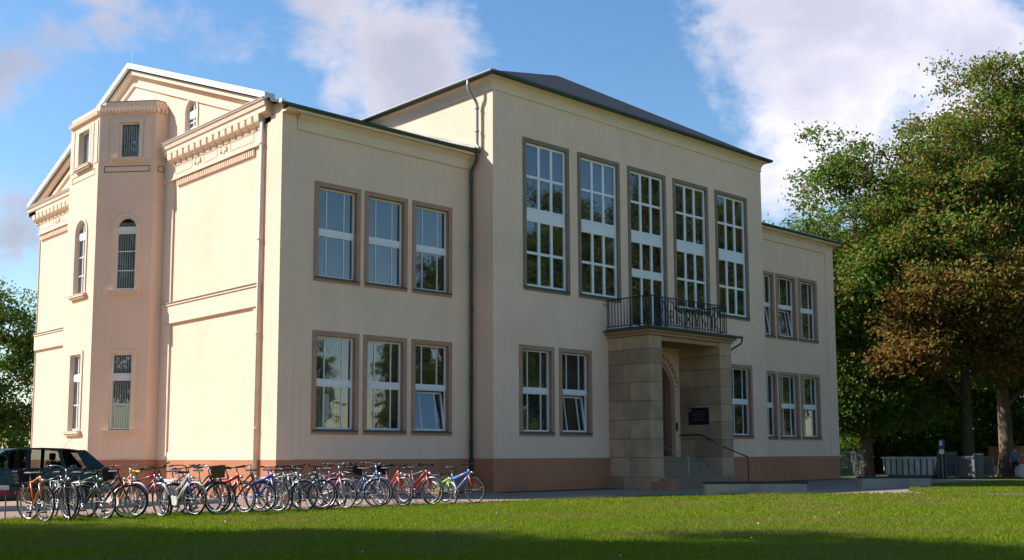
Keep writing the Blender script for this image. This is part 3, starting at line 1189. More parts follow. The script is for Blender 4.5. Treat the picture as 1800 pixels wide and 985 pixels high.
def bay_window(w_, z0, z1, kind, mullion, sillw=.12):
    """windows of the old side: moulded cream surround, white frame, vertical louvres behind; origin at sill centre"""
    Hh = z1 - z0
    r = w_ / 2
    if kind == 'arch':
        zs = Hh - r
        inn = arch(w_, 0, zs)
        out = arch(w_ + .22, 0, zs)
        mb = MB()
        mb.ring(inn, out, -.035, .20, closed=False)
        w = mb.build('window', 'stucco_trim', None)
        f = MB()
        zt = zs - .16                                # thick transom just below the springing
        o2 = arch(w_ - .004, zt + .19, zs)
        i2 = arch(w_ - .11, zt + .19, zs)
        f.ring(i2, o2, .085, .15, closed=False)
        f.box(-r + .002, .075, zt, r - .002, .155, zt + .19)
        if mullion:
            f.box(-.025, .09, zt + .188, .025, .14, Hh - .05)
        f.build('frame', 'white_frame', w)
        nb = [-(0)]
        bx = [w_ / 2 - .002] if mullion else ()
        framed(w, 'sash', -r + .002, .02, r - .002, zt - .002, .055, .085, .15, bx, [(zt - .02) / 3, (zt - .02) * 2 / 3], .045)
        g_ = MB()
        poly = arch(w_ - .10, zt + .188, zs)
        g_.extr(poly, 1, .112, .12)
        g_.build('pane', 'window_glass', w)
        back = arch(w_ + .1, -.05, zs)
        MB().extr(back, 1, .202, .215).build('room_backing', 'room_dark', w)  # dark sheet behind the slats, painted as the unlit interior
    else:
        mb = MB()
        mb.ring([(-r, 0), (-r, Hh), (r, Hh), (r, 0)], [(-r - .13, 0), (-r - .13, Hh + .12), (r + .13, Hh + .12), (r + .13, 0)], -.035, .20, closed=False)
        w = mb.build('window', 'stucco_trim', None)
        if kind == 'plain':
            framed(w, 'sash', -r + .002, .02, r - .002, Hh - .002, .05, .10, .16)
        else:
            zt = Hh * .70
            bx = [w_ / 2 - .002] if mullion else ()
            MB().box(-r + .002, .075, zt - .09, r - .002, .155, zt + .06).build('transom', 'white_frame', w)
            framed(w, 'upper_sash', -r + .002, zt + .062, r - .002, Hh - .002, .05, .085, .15, bx, (), .045)
            framed(w, 'lower_sash', -r + .002, .02, r - .002, zt - .092, .05, .085, .15, bx, [(zt - .112) * .5], .045)
        MB().box(-r - .05, .202, -.05, r + .05, .215, Hh + .05).build('blind_backing', 'room_dark', w)
    sl = MB()
    sl.box(-r - .20, -.13, -.10, r + .20, -.0, -.035)
    sl.box(-r - .16, -.09, -.16, r + .16, -.0, -.103)
    sl.box(-r - .22, -.145, -.034, r + .22, .10, -.012)
    sl.build('sill', 'stucco_trim', w)
    # vertical louvres: every slat a strip of its own
    n = int(w_ / .075)
    me = MB().box(-.026, -.002, 0, .026, .002, Hh - .12 - (r * .3 if kind == 'arch' else 0)).mesh('blind_slat')
    me.materials.append(MATS['slat_grey'])
    for i in range(n):
        inst('blind_slat', me, w, (-r + w_ * (i + .5) / n, .182, .05), (0, 0, .35 + .12 * math.sin(i * 2.1)))
    return w


thB = math.atan2(nB.x, -nB.y)
for (z0, z1, kind) in ((2.1, 4.72, 'rect'), (6.82, 8.98 + WA / 2, 'arch'), (11.4, 12.66, 'plain')):
    w = bay_window(WA, z0, z1, kind, kind != 'plain')
    put(w, (-1.76, (A0.y + A1.y) / 2, z0), -math.pi / 2)
for (z0, z1, kind) in ((2.1, 4.66, 'rect'), (6.82, 8.98 + WB / 2, 'arch'), (11.4, 12.66, 'plain')):
    w = bay_window(WB, z0, z1, kind, False)
    q = MBf(BU, z0)
    put(w, q, thB)
for yo in (5.82, 14.84):
    w = bay_window(.80, 11.95, 12.70 + .40, 'arch', True)
    put(w, (0, yo, 11.95), -math.pi / 2)

# ---- portico ----------------------------------------------------------------
PX0, PX1, PY = 12.99, 17.85, -3.0
PI0, PI1 = 13.67, 17.12
pc = MB()
pc.box(PX0 + .02, PY + .02, -.2, PI0 - .02, YC + .05, 5.40)
pc.box(PI1 + .02, PY + .02, -.2, PX1 - .02, YC + .05, 5.40)
pc.box(PX0 + .03, YC - .02, 5.30, PX1 - .03, YC + .05, 5.39)
portico = pc.build('portico', 'mortar', school)
zc = [0.0, .42, 1.10, 1.75, 2.42, 3.08, 3.74, 4.40, 4.92, 5.40]
for side in (0, 1):
    xa, xb = (PX0, PI0) if side == 0 else (PI1, PX1)
    for k in range(len(zc) - 1):
        split = PY + (.95 if k % 2 else 1.25)
        ex = .05 if k == 0 else 0
        for (ya, yb) in ((PY - ex, split), (split, YC - .004)):
            b = MB().cbox(xa - ex, ya + .006, zc[k] + .006, xb + ex, yb - .006, zc[k + 1] - .006, .012)
            b.build('stone_block', 'sandstone', portico)
# beam, ceiling, slab and copper covering
bm_ = MB()
bm_.box(PI0 + .003, PY + .05, 5.24, PI1 - .003, PY + .50, 5.40)
bm_.box(PI0 + .003, PY + .503, 5.32, PI1 - .003, YC, 5.40)
bm_.prism([(PX0 - .06, PY - .06), (PX1 + .06, PY - .06), (PX1 + .06, YC), (PX0 - .06, YC)], 5.403, 5.50)
bm_.prism([(PX0 - .15, PY - .15), (PX1 + .15, PY - .15), (PX1 + .15, YC), (PX0 - .15, YC)], 5.503, 5.60)
bm_.build('portico_cornice', 'surround', portico)
sl = MB()
sl.prism([(PX0 - .27, PY - .24), (PX1 + .27, PY - .24), (PX1 + .27, YC), (PX0 - .27, YC)], 5.603, 5.66)
sl.prism([(PX0 - .1, PY - .1), (PX1 + .1, PY - .1), (PX1 + .1, YC), (PX0 - .1, YC)], 5.663, 5.72)
sl.tube([(PX0 - .3, PY - .27, 5.64), (PX1 + .36, PY - .27, 5.63)], .05, 8)
sl.tube(bend([(PX1 + .33, PY - .27, 5.62), (PX1 + .33, PY - .27, 5.42), (PX1 + .05, PY + .1, 5.15), (PX1 + .05, PY + .1, .1)]), .035, 8)
sl.build('copper_covering', 'copper_green', portico)
# arched door with moulded frame
dm = MB()
for (ra, rb, y0, y1) in ((DOOR_R, DOOR_R + .12, -.06, .30), (DOOR_R + .12, DOOR_R + .26, -.03, .10)):
    dm.ring([(DOOR_X + p[0], p[1]) for p in arch(ra * 2, 1.12, DOOR_S, 20)], [(DOOR_X + p[0], p[1]) for p in arch(rb * 2, 1.12, DOOR_S, 20)], YC + y0, YC + y1, closed=False)
dm.build('door_surround', 'surround', portico)
door = MB().extr([(DOOR_X + p[0], p[1]) for p in arch(DOOR_R * 2 + .02, 1.1, DOOR_S, 20)], 1, YC + .24, YC + .29).build('door', 'door_wood', school)
for lf in (-1, 1):
    for k in range(4):
        xa = DOOR_X + lf * (.06 + k * .25)
        top = DOOR_S + math.sqrt(max(.01, DOOR_R ** 2 - (abs(xa - DOOR_X) + .23) ** 2)) - .05
        a, b = sorted((xa, xa + lf * .225))
        MB().cbox(a, YC + .195, 1.16, b, YC + .238, top, .012).build('plank', 'door_wood', door)
MB().tube([(DOOR_X + .1, YC + .17, 2.0), (DOOR_X + .1, YC + .13, 2.05), (DOOR_X + .1, YC + .13, 2.35), (DOOR_X + .1, YC + .17, 2.4)], .014, 6).build('handle', 'steel', door)


def glyph(ch, size, depth, material, bold=0.0):
    cu = bpy.data.curves.new('glyph', 'FONT')
    cu.body = ch
    cu.size = size
    cu.extrude = depth
    cu.offset = bold
    cu.align_x = 'CENTER'
    o = bpy.data.objects.new('glyph', cu)
    col.objects.link(o)
    dg = bpy.context.evaluated_depsgraph_get()
    me = bpy.data.meshes.new_from_object(o.evaluated_get(dg))
    bpy.data.objects.remove(o)
    bpy.data.curves.remove(cu)
    me.materials.clear()
    me.materials.append(MATS[material])
    me.name = 'letter'
    return me


word = 'IUVENTUTI'
for i, ch in enumerate(word):
    a = R(61 - i * 6.6)
    rr = DOOR_R + .36
    o = inst('letter', glyph(ch, .22, .008, 'letter', .004), portico, (DOOR_X + rr * math.cos(a), YC - .012, DOOR_S + rr * math.sin(a)))
    o.rotation_euler = (math.pi / 2, -(a - math.pi / 2), 0)
# plaque, bell panel, lamp
pq = MB().cbox(PI1 - .035, -2.44, 2.33, PI1 - .002, -1.49, 2.97, .008).build('plaque', 'plaque', portico)
MB().box(PI1 - .04, -1.62, 2.83, PI1 - .0355, -1.53, 2.92).build('plaque_emblem', 'steel', pq)
for k, (ln, z) in enumerate(((.55, 2.80), (.62, 2.70), (.5, 2.60), (.58, 2.50))):
    MB().box(PI1 - .038, -1.98 - ln / 2, z, PI1 - .0355, -1.98 + ln / 2, z + .02).build('plaque_text_line', 'steel', pq)
MB().cbox(16.84, YC - .035, 2.10, 16.95, YC - .002, 2.42, .008).build('bell_panel', 'iron_dark', portico)
MB().cyl((14.6, -2.1, 5.23), (14.6, -2.1, 5.32), .20, 16).build('ceiling_lamp', 'iron_dark', portico)
# landing and steps
st = MB().box(PI0 - .02, -2.1, -.1, PI1 + .02, YC - .001, 1.10).build('stair', 'step_stone', school)
for k in range(6):
    z1 = 1.10 - .183 * (k + 1)
    ya = -2.1 - .30 * (k + 1)
    xa, xb = (PI0 + .006, PI1 - .006) if k < 3 else (PI0 - .30 - .12 * (k - 3), PI1 + .75)
    yb = -2.1 - .30 * k + .003 if k < 3 else min(PY - .055, -2.1 - .30 * k + .003)
    MB().cbox(xa, ya, -.1, xb, yb - .004, z1, .012).build('step', 'step_stone', st)
    if k >= 3:
        MB().box(PI0 + .006, yb, -.1, PI1 - .006, -2.1 - .3 * 3 + .2, z1 - .003).build('step', 'step_stone', st)
MB().cbox(PX0 - .12, PY - .9, -.1, PI0 - .32, PY - .06, .30, .015).build('stair_cheek', 'plinth', st)
# handrails
hr = MB()
hr.tube(bend([(PI1 - .07, YC - .02, 1.95), (PI1 - .07, -2.1, 1.95), (PI1 + .10, -3.15, 1.42), (PI1 + .25, -3.95, 1.10)], .12), .022, 8)
hr.tube([(PI1 + .25, -3.95, 1.10), (PI1 + .25, -3.95, .10)], .02, 8)
for y in (-1.4, -2.05, -2.75):
    hr.tube([(PI1 - .07, y, 1.94 if y > -2.1 else 1.61), (PI1 + .01, y, 1.90 if y > -2.1 else 1.57)], .01, 6)
hr.build('handrail', 'iron_dark', st, smooth=True)
h2 = MB()
h2.tube(bend([(PI0 + .16, -2.5, 1.75), (PI0 + .16, -3.0, 1.42), (PI0 + .16, -3.75, 1.15), (PI0 + .16, -3.95, 1.10)], .1), .018, 8)
h2.tube([(PI0 + .16, -3.95, 1.10), (PI0 + .16, -3.95, .10)], .016, 8)
h2.build('handrail', 'steel', st, smooth=True)

# ---- balcony railing ----------------------------------------------------------
RZ0, RZ1 = 5.80, 6.78
RX0, RX1, RY0 = PX0 - .05, PX1 - .32, PY - .04
rl = MB()
for z, r in ((RZ1, .024), (RZ0, .018), (RZ1 - .10, .010)):
    if r == .010:
        continue
    rl.tube([(RX0, YC, z), (RX0, RY0, z), (RX1, RY0, z), (RX1, YC, z)], r, 6)
for (x, y) in ((RX0, YC - .06), (RX0, RY0), (RX1, RY0), (RX1, YC - .06), (RX0 + .12, RY0), (RX1 - .42, RY0)):
    rl.tube([(x, y, 5.72), (x, y, RZ1)], .017, 6)
rl.tube([(RX0 - .02, YC - .06, 6.62), (RX0 - .22, YC - .06, 6.60)], .015, 6)
railing = rl.build('balcony_railing', 'iron_green', school)
me_bar = MB().box(-.011, -.011, 0, .011, .011, RZ1 - RZ0).mesh('baluster')
me_bar.materials.append(MATS['iron_green'])
for k in range(13):
    inst('baluster', me_bar, railing, (RX0, YC - .12 - k * .145, RZ0))
    inst('baluster', me_bar, railing, (RX1, YC - .12 - k * .145, RZ0))
for k in range(30):
    x = RX0 + .16 + k * .155
    if x < RX1 - .05:
        inst('baluster', me_bar, railing, (x, RY0 + .012, RZ0))


def stroke(name, pts2, x, z, sx, sz, r=.017):
    """wrought letter drawn with strokes: list of polylines in a unit cell"""
    mb = MB()
    for pl in pts2:
        mb.tube([(x + p[0] * sx, RY0 - .02, z + p[1] * sz) for p in pl], r, 5)
    return mb.build(name, 'iron_green', railing, smooth=True)


def arc(cx, cy, rx, ry, a0, a1, n=14):
    return [(cx + rx * math.cos(R(a0 + (a1 - a0) * i / n)), cy + ry * math.sin(R(a0 + (a1 - a0) * i / n))) for i in range(n + 1)]


LET = {
    'O': [arc(.5, .5, .48, .5, 0, 360, 20)],
    'C': [arc(.55, .5, .5, .5, 50, 310, 18)],
    'B': [[(.1, 0), (.1, 1)], arc(.1, .76, .5, .24, 90, -90, 10), arc(.1, .26, .6, .26, 90, -90, 10)],
    'R': [[(.1, 0), (.1, 1)], arc(.1, .74, .6, .26, 90, -90, 10), [(.3, .48), (.9, 0)]],
    'X': [[(0, 1), (.9, 0)], [(.9, 1), (0, 0)]],
    'V': [[(0, 1), (.45, 0), (.9, 1)]],
    'A': [[(0, 0), (.45, 1), (.9, 0)], [(.2, .4), (.7, .4)]],
    'N': [[(0, 0), (0, 1), (.8, 0), (.8, 1)]],
    'I': [[(.3, 0), (.3, 1)]],
    'Y': [[(0, 1), (.45, .5), (.9, 1)], [(.45, .5), (.45, 0)]],
    'M': [[(0, 0), (.1, 1), (.45, .2), (.8, 1), (.9, 0)]],
}
xx = RX0 + .30
for ch, wd in zip('AVNOVNAOM', (.40, .42, .42, .36, .42, .40, .42, .36, .44)):
    stroke('wrought_letter', LET[ch], xx, RZ0 + .50, wd, .42)
    xx += wd + .04
xx = RX0 + .62
for ch, wd in zip('OBRXYVIO', (.46, .34, .44, .46, .44, .50, .24, .36)):
    stroke('wrought_letter', LET[ch], xx, RZ0 + .06, wd, .48)
    xx += wd + .05

# ------------------------------------------------------------------ trees
GREEN = [(.066, .150, .014), (.092, .195, .020), (.130, .225, .028), (.170, .235, .034)]
OLIVE = [(.230, .215, .036), (.265, .215, .040)]
BROWN = [(.25, .130, .038), (.29, .150, .042), (.19, .10, .03)]
GOLD = [(.27, .165, .03), (.23, .135, .026)]


def tree_meshes(seed, height, lobes, clear, trunk_r, n_clusters, per, leaf, palette, spread=.50, bark='bark', lean=(0, 0), trunk_bulge=0.0):
    """tapered trunk with limbs to every lobe of the crown, twigs to every leaf cluster; crown = leaf sized faces in clusters.
    lobes: (dx, dy, z, rx, ry, rz, weight, tone shift)"""
    rng = np.random.default_rng(seed)
    rnd = random.Random(seed)
    mb = MB()
    # trunk
    top = height * .72
    pts, rs = [], []
    ph = rnd.uniform(0, 6)
    n = 14
    for i in range(n + 1):
        t = i / n
        z = top * t
        pts.append((lean[0] * t + .22 * math.sin(t * 5 + ph) * t, lean[1] * t + .22 * math.cos(t * 4 + ph) * t, z - .25 if i == 0 else z))
        fl = 1 + .5 * math.exp(-z / .35) + trunk_bulge * math.exp(-((z - 2.6) / .8) ** 2)
        rs.append(max(.03, trunk_r * (1 - .78 * t) * fl))
    mb.tube(pts, rs, 12)

    def trunk_at(z):
        t = min(1, max(0, z / top))
        i = min(n - 1, int(t * n))
        a, b = Vector(pts[i]), Vector(pts[i + 1])
        return a.lerp(b, t * n - i), trunk_r * (1 - .78 * t)

    centers, tones, sc = [], [], []
    wsum = sum(l[6] for l in lobes)
    for (dx, dy, z, rx, ry, rz, w, tone) in lobes:
        c = Vector((dx, dy, z))
        z0 = max(clear * .8, min(top * .95, z - .55 * math.hypot(dx, dy) - .2 * rz))
        a, ra = trunk_at(z0)
        mid = a.lerp(c, .5) + Vector((rnd.uniform(-.3, .3), rnd.uniform(-.3, .3), .18 * (c - a).length))
        end = c + Vector((0, 0, rz * .35))
        limb = [a, a.lerp(mid, .5) + Vector((0, 0, .1)), mid, mid.lerp(end, .5), end]
        r0 = max(.05, ra * .55)
        mb.tube(limb, [r0, r0 * .8, r0 * .62, r0 * .42, r0 * .2], 6, caps=False)
        k = max(3, int(n_clusters * w / wsum))
        nsub = max(9, int(9 + 2.6 * rx * ry))
        subs = []
        for i in range(nsub):
            v = rng.normal(size=3)
            v /= np.linalg.norm(v)
            q = rng.uniform(.35, 1.15)
            subs.append((np.array([dx + v[0] * rx * q, dy + v[1] * ry * q, z + v[2] * rz * q]), rng.uniform(.6, 1.15)))
        for i in range(k):
            sc_, sr_ = subs[i % nsub]
            v = rng.normal(size=3)
            v /= np.linalg.norm(v)
            p = sc_ + v * np.array([1.15, 1.15, .7]) * sr_ * rng.uniform(.2, 1.0) ** .5
            if p[2] < clear:
                p[2] = clear + rng.uniform(0, .7)
            centers.append(p)
            tones.append(tone + rng.normal() * .32)
            sc.append(.75 + .5 * rng.random())
            if i % 2 == 0:
                st = limb[2].lerp(limb[4], rnd.random())
                e = Vector(p)
                m = st.lerp(e, .55) + Vector((rnd.uniform(-.15, .15), rnd.uniform(-.15, .15), rnd.uniform(-.05, .2)))
                mb.tube([st, m, e], [r0 * .22, r0 * .13, .012], 4, caps=False)
    C = np.array(centers)
    S = np.array(sc)
    T = np.array(tones)
    k = len(C)
    N = k * per
    cid = np.repeat(np.arange(k), per)
    d = rng.normal(size=(N, 3)) * np.array([1, 1, .55]) * spread * .8 * S[cid][:, None]
    P = C[cid] + d
    # leaf frames
    nrm = rng.normal(size=(N, 3)) + np.array([0, 0, .55])
    nrm /= np.linalg.norm(nrm, axis=1)[:, None]
    u = np.cross(nrm, rng.normal(size=(N, 3)))
    u /= np.linalg.norm(u, axis=1)[:, None]
    w = np.cross(nrm, u)
    L = leaf * rng.uniform(.6, 1.25, N)[:, None]
    W = L * .55
    droop = nrm * L * -.18
    V = np.empty((N, 4, 3))
    V[:, 0] = P - u * L
    V[:, 1] = P + w * W + droop * .2
    V[:, 2] = P + u * L + droop
    V[:, 3] = P - w * W + droop * .2
    me = bpy.data.meshes.new('crown')
    me.vertices.add(N * 4)
    me.vertices.foreach_set('co', V.ravel())
    me.loops.add(N * 4)
    me.loops.foreach_set('vertex_index', np.arange(N * 4, dtype=np.int32))
    me.polygons.add(N)
    me.polygons.foreach_set('loop_start', np.arange(0, N * 4, 4, dtype=np.int32))
    me.update(calc_edges=True)
    # colour of every leaf: palette is a list of (share, colours), shifted by the cluster's own tone
    x = rng.random(N) * .55 + (T[cid] * .5 + .22) + rng.normal(size=N) * .08
    x = np.clip(x, 0, .999)
    bounds = np.cumsum([p[0] for p in palette])
    colr = np.zeros((N, 3))
    idx = np.searchsorted(bounds / bounds[-1], x)
    for i, (sh, cs) in enumerate(palette):
        m = idx == i
        cs = np.array(cs)
        colr[m] = cs[rng.integers(0, len(cs), m.sum())]
    colr *= rng.uniform(.75, 1.25, N)[:, None]
    c4 = np.ones((N, 4, 4))
    c4[:, :, :3] = colr[:, None, :]
    add_tone(me, c4)
    me.materials.append(MATS['leaf'])
    tm = mb.mesh('trunk', recalc=False, smooth=True)
    tm.materials.append(MATS[bark])
    return tm, me


def plant_tree(meshes, loc, rz, label, name='tree', cat='tree', group=None, scale=1.0):
    o = empty(name, loc, rz)
    o.scale = (scale,) * 3
    inst('trunk', meshes[0], o)
    inst('crown', meshes[1], o)
    tag(o, label, cat, group)
    return o


# crowns in axes roughly aligned with the picture: e1 = to the right, e2 = away from the camera
E1 = Vector((.728, -.686))
E2 = Vector((.686, .728))


def lob(r, a, z, rr, ra, rz, w, t=0.0):
    p = E1 * r + E2 * a
    q = (rr + ra) / 2
    return (p.x, p.y, z, q, q, rz, w, t)


green_pal = [(.74, GREEN), (.14, OLIVE), (.06, GOLD), (.06, BROWN)]
mix_pal = [(.58, GREEN), (.18, OLIVE), (.07, GOLD), (.17, BROWN)]
brown_pal = [(.16, GREEN), (.16, OLIVE), (.10, GOLD), (.58, BROWN)]

tA = tree_meshes(11, 17.6, [lob(-.6, 0, 14.6, 1.9, 1.9, 2.4, .9, -.1), lob(-2.6, .5, 11.9, 2.0, 2.0, 2.0, 1.0), lob(1.4, 0, 12.8, 2.0, 2, 2.0, 1.0, .0),
                            lob(-1.0, -1, 9.6, 2.8, 2.6, 2.0, 1.5, .05), lob(2.2, -.8, 9.2, 2.2, 2.2, 2.0, 1.2, .15), lob(-1.6, -.5, 6.4, 2.2, 2.2, 1.8, 1.2, -.1),
                            lob(1.0, -1.2, 5.9, 1.9, 1.9, 1.5, 1.0, 0), lob(-.4, -.6, 3.9, 1.9, 1.8, 1.2, .9, -.2), lob(-2.9, -.2, 8.6, 1.9, 1.9, 1.9, .9, 0), lob(2.6, -.4, 6.6, 1.9, 1.9, 1.6, .9, .1), lob(-2.4, -.8, 4.0, 1.5, 1.5, 1.2, .6, -.1), lob(2.3, -.6, 3.6, 1.4, 1.4, 1.0, .5, 0), lob(-1.2, -1.0, 2.9, 1.3, 1.3, .7, .5, -.1), lob(.6, -1.0, 3.2, 1.2, 1.2, .7, .4, -.1)],
                 2.0, .30, 1500, 50, .105, green_pal, .46, trunk_bulge=.22)
tB = tree_meshes(23, 18.5, [lob(.2, .8, 15.6, 2.2, 2.2, 2.2, 1.0, .12), lob(-2.3, .5, 13.4, 1.9, 1.9, 1.8, .9, .05), lob(2.2, .6, 14.0, 2.0, 2.0, 2.0, 1.0, .1),
                            lob(-.5, -.5, 11.2, 2.8, 2.6, 2.0, 1.5, .12), lob(-2.4, -1.5, 7.7, 2.1, 2.0, 1.7, 1.3, .55), lob(.2, -1.8, 8.6, 2.2, 2.2, 1.8, 1.5, .6),
                            lob(1.2, -1.6, 6.4, 1.7, 1.7, 1.3, 1.0, .75), lob(-3.2, -1.6, 5.6, 1.4, 1.4, .9, .6, 1.05), lob(-3.2, 0, 10.6, 1.8, 1.8, 1.8, .9, .1), lob(2.8, 0, 10.4, 2.0, 2.0, 2.0, 1.0, .1), lob(2.9, -.6, 7.0, 1.7, 1.7, 1.5, .8, .2), lob(0, .6, 13.4, 2.4, 2.4, 1.8, 1.0, .1)],
                 4.1, .28, 1500, 50, .105, mix_pal, .48, bark='bark_dark')
tC = tree_meshes(37, 22.5, [lob(.6, 0, 20.0, 2.2, 2.2, 2.2, .9, .1), lob(-1.9, 0, 17.0, 2.2, 2.2, 2.0, 1.0, .25), lob(2.6, .3, 16.8, 2.6, 2.5, 2.4, 1.2, .1),
                            lob(-.8, -.6, 13.6, 2.8, 2.7, 2.2, 1.5, .3), lob(3.0, -.6, 12.0, 2.6, 2.6, 2.2, 1.2, .05), lob(-1.2, -1.2, 9.8, 2.2, 2.2, 1.8, 1.2, .15),
                            lob(1.4, -1.4, 7.6, 2.4, 2.2, 1.7, 1.2, -.1), lob(-1.0, -.8, 5.6, 1.4, 1.4, 1.0, .6, .0), lob(3.2, -.8, 5.4, 1.8, 1.8, 1.3, .8, -.1), lob(-3.0, -.4, 11.6, 1.9, 1.9, 1.8, .9, .2), lob(-2.8, -.6, 7.8, 1.7, 1.7, 1.5, .8, .1), lob(.6, .2, 16.6, 2.2, 2.2, 2.0, 1.0, .15), lob(4.2, 0, 9.0, 2.0, 2.0, 1.8, .9, 0)],
                 3.6, .36, 1700, 50, .105, [(.62, GREEN), (.20, OLIVE), (.10, GOLD), (.08, BROWN)], .48)
tD = tree_meshes(51, 12.5, [lob(0, 0, 9.8, 1.7, 1.7, 1.9, .8, -.15), lob(-1.8, .3, 7.6, 1.8, 1.8, 1.8, 1, -.1), lob(1.6, 0, 7.2, 1.8, 1.8, 2.0, 1, -.1),
                            lob(-.6, -.4, 4.6, 2.0, 2.0, 1.8, 1.1, -.05), lob(1.8, -.3, 3.6, 1.7, 1.7, 1.5, .8, -.1), lob(-2.0, 0, 3.2, 1.5, 1.5, 1.3, .7, 0)],
                 1.2, .22, 560, 46, .11, green_pal, .46, bark='bark_dark')

grp = 'trees in the grounds beside the school'
plant_tree(tA, (44.34, 6.04, -.25), 0, 'green tree with knobbly pale trunk beside the right corner of the school', group=grp, scale=1.27)
plant_tree(tB, (46.2, .55, -.25), 0, 'tree turning rusty brown between the grey skip and the gate', group=grp, scale=1.24)
plant_tree(tC, (51.58, .61, -.25), 0, 'tallest tree with thick trunk at the right edge near the person', group=grp, scale=1.25)
grp2 = 'trees of the dark wood behind the fence'
tag_back = 'dark green tree of the shaded wood behind the fence'
for i, (x, y, rz, s, m) in enumerate(((56, 14, 1.0, 1.1, tA), (62, 10, 2.2, 1.1, tC), (60, 21, .4, 1.1, tB), (68, 4, 3.0, 1.1, tC), (67, 17, 4.0, 1.05, tA),
                                      (75, 11, 5.0, 1.1, tB), (63, -3, .9, 1.15, tA), (70, -5, 2.0, 1.1, tC), (52, 21, 5.4, .9, tA), (78, 2, .2, 1.1, tA), (82, 18, 2.7, 1.2, tC))):
    plant_tree(m, (x, y, -.25), rz, tag_back, group=grp2, scale=s)
grp3 = 'trees far behind the left end of the school'
plant_tree(tD, (5.2, 40.5, 0), 0, 'green tree seen behind the left end of the school above the dark car', group=grp3)
plant_tree(tD, (1.5, 44, 0), 2.0, 'lower green tree at the left edge behind the dark car', group=grp3, scale=.82)
# big trees to the left of the picture, known from the shade they throw over the near lawn
grp4 = 'trees left of the picture shading the lawn'
lab4 = 'tall tree out of sight to the left whose shade lies on the near lawn'
for (x, y, rz, s, m) in ((-18.4, -3.0, .3, .9, tC), (-22.8, 3.2, 2.4, .95, tC), (-26.8, 8.9, 4.0, 1.0, tC), (-19.5, -9.0, 5.0, .9, tA), (-24.5, -3, 1.0, .95, tB)):
    plant_tree(m, (x, y, 0), rz, lab4, group=grp4, scale=s)
# trees across the lawn, mirrored in the window panes
grp5 = 'trees across the lawn mirrored in the windows'
lab5 = 'tree across the lawn mirrored in the window panes'
for (x, y, rz, s, m) in ((41, -21, .5, 1.0, tC), (47, -27, 2.6, 1.0, tB), (36, -27, 4.0, 1.0, tA), (52, -20, 1.2, 1.05, tC), (30, -34, 3.2, .42, tC), (58, -30, 1.9, 1.1, tC),
                         (46, -16, 5.6, .9, tA), (24, -46, .2, .8, tD), (64, -24, .7, 1.1, tC), (38, -40, 2.2, .5, tB), (14, -62, 1.4, 1.0, tD), (6, -66, 3.4, 1.1, tD), (19, -70, 4.4, .8, tA), (46, -48, 5.0, .9, tC), (-4, -72, 2.0, 1.1, tD), (33, -60, .6, .9, tA), (52, -34, 3.6, 1.0, tA), (56, -42, .9, 1.1, tC), (42, -32, 1.7, 1.0, tC), (66, -36, 4.1, 1.1, tB), (74, -30, 5.2, 1.1, tC), (-14, -76, .5, 1.1, tD), (29, -49, 2.9, .6, tA), (21, -56, 1.1, .55, tB), (37, -56, 4.9, .55, tC)):
    plant_tree(m, (x, y, 0), rz, lab5, group=grp5, scale=s)


# ------------------------------------------------------------------ grass
def in_poly(x, y, poly):
    ins = np.zeros(len(x), bool)
    n = len(poly)
    for i in range(n):
        x0, y0 = poly[i]
        x1, y1 = poly[(i + 1) % n]
        c = ((y0 > y) != (y1 > y))
        with np.errstate(divide='ignore', invalid='ignore'):
            xi = (x1 - x0) * (y - y0) / (y1 - y0) + x0
        ins ^= c & (x < xi)
    return ins


def gz_np(x, y):
    f = lambda t: np.clip(t, 0, 1) ** 2 * (3 - 2 * np.clip(t, 0, 1))
    return .17 * f((x - 1) / 9) * f((-y - 4) / 9) * (1 - f((x - 20) / 12)) - .25 * f((x - 32) / 9)


def grass_points(rng, n, polys, dmin, dmax, half):
    """points spread over the lawn with constant density on the picture, thinning with distance"""
    d = dmin * (dmax / dmin) ** rng.random(n)
    lat = rng.uniform(-half, half, n) * d
    x = -16.154 + .686 * d * 1.0 + .728 * lat
    y = -26.899 + .728 * d - .686 * lat
    keep = np.zeros(n, bool)
    for p in polys:
        keep |= in_poly(x, y, p)
    return x[keep], y[keep], d[keep]


def blades(name, rng, x, y, d, hmin, hmax, wid, cols, label, cat):
    n = len(x)
    z = gz_np(x, y) + .015
    h = rng.uniform(hmin, hmax, n)
    a = rng.uniform(0, 2 * math.pi, n)
    w = wid * (d / 16) ** .6
    lean = rng.normal(size=(n, 2)) * .5 * h[:, None]
    V = np.empty((n, 3, 3))
    V[:, 0] = np.stack([x - w * np.cos(a), y - w * np.sin(a), z], 1)
    V[:, 1] = np.stack([x + w * np.cos(a), y + w * np.sin(a), z], 1)
    V[:, 2] = np.stack([x + lean[:, 0], y + lean[:, 1], z + h], 1)
    me = bpy.data.meshes.new(name)
    me.vertices.add(n * 3)
    me.vertices.foreach_set('co', V.ravel())
    me.loops.add(n * 3)
    me.loops.foreach_set('vertex_index', np.arange(n * 3, dtype=np.int32))
    me.polygons.add(n)
    me.polygons.foreach_set('loop_start', np.arange(0, n * 3, 3, dtype=np.int32))
    me.update(calc_edges=True)
    c = np.array(cols)[rng.integers(0, len(cols), n)] * rng.uniform(.7, 1.3, n)[:, None]
    # patches of drier and of lusher turf
    patch = np.sin(x * .9 + 1.3 * np.sin(y * .7)) * np.sin(y * 1.1 + 1.7 * np.sin(x * .45)) + .4 * np.sin(x * 3.1 + y * 2.3)
    dry = np.clip(patch + .4 * rng.normal(size=n) + .02, 0, 1)[:, None]
    c = c * (1 - .65 * dry) + np.array([.24, .20, .07]) * .65 * dry
    c4 = np.ones((n, 3, 4))
    c4[:, :, :3] = c[:, None, :]
    add_tone(me, c4)
    me.materials.append(MATS['blade'])
    o = link(bpy.data.objects.new(name, me))
    return tag(o, label, cat, kind='stuff')


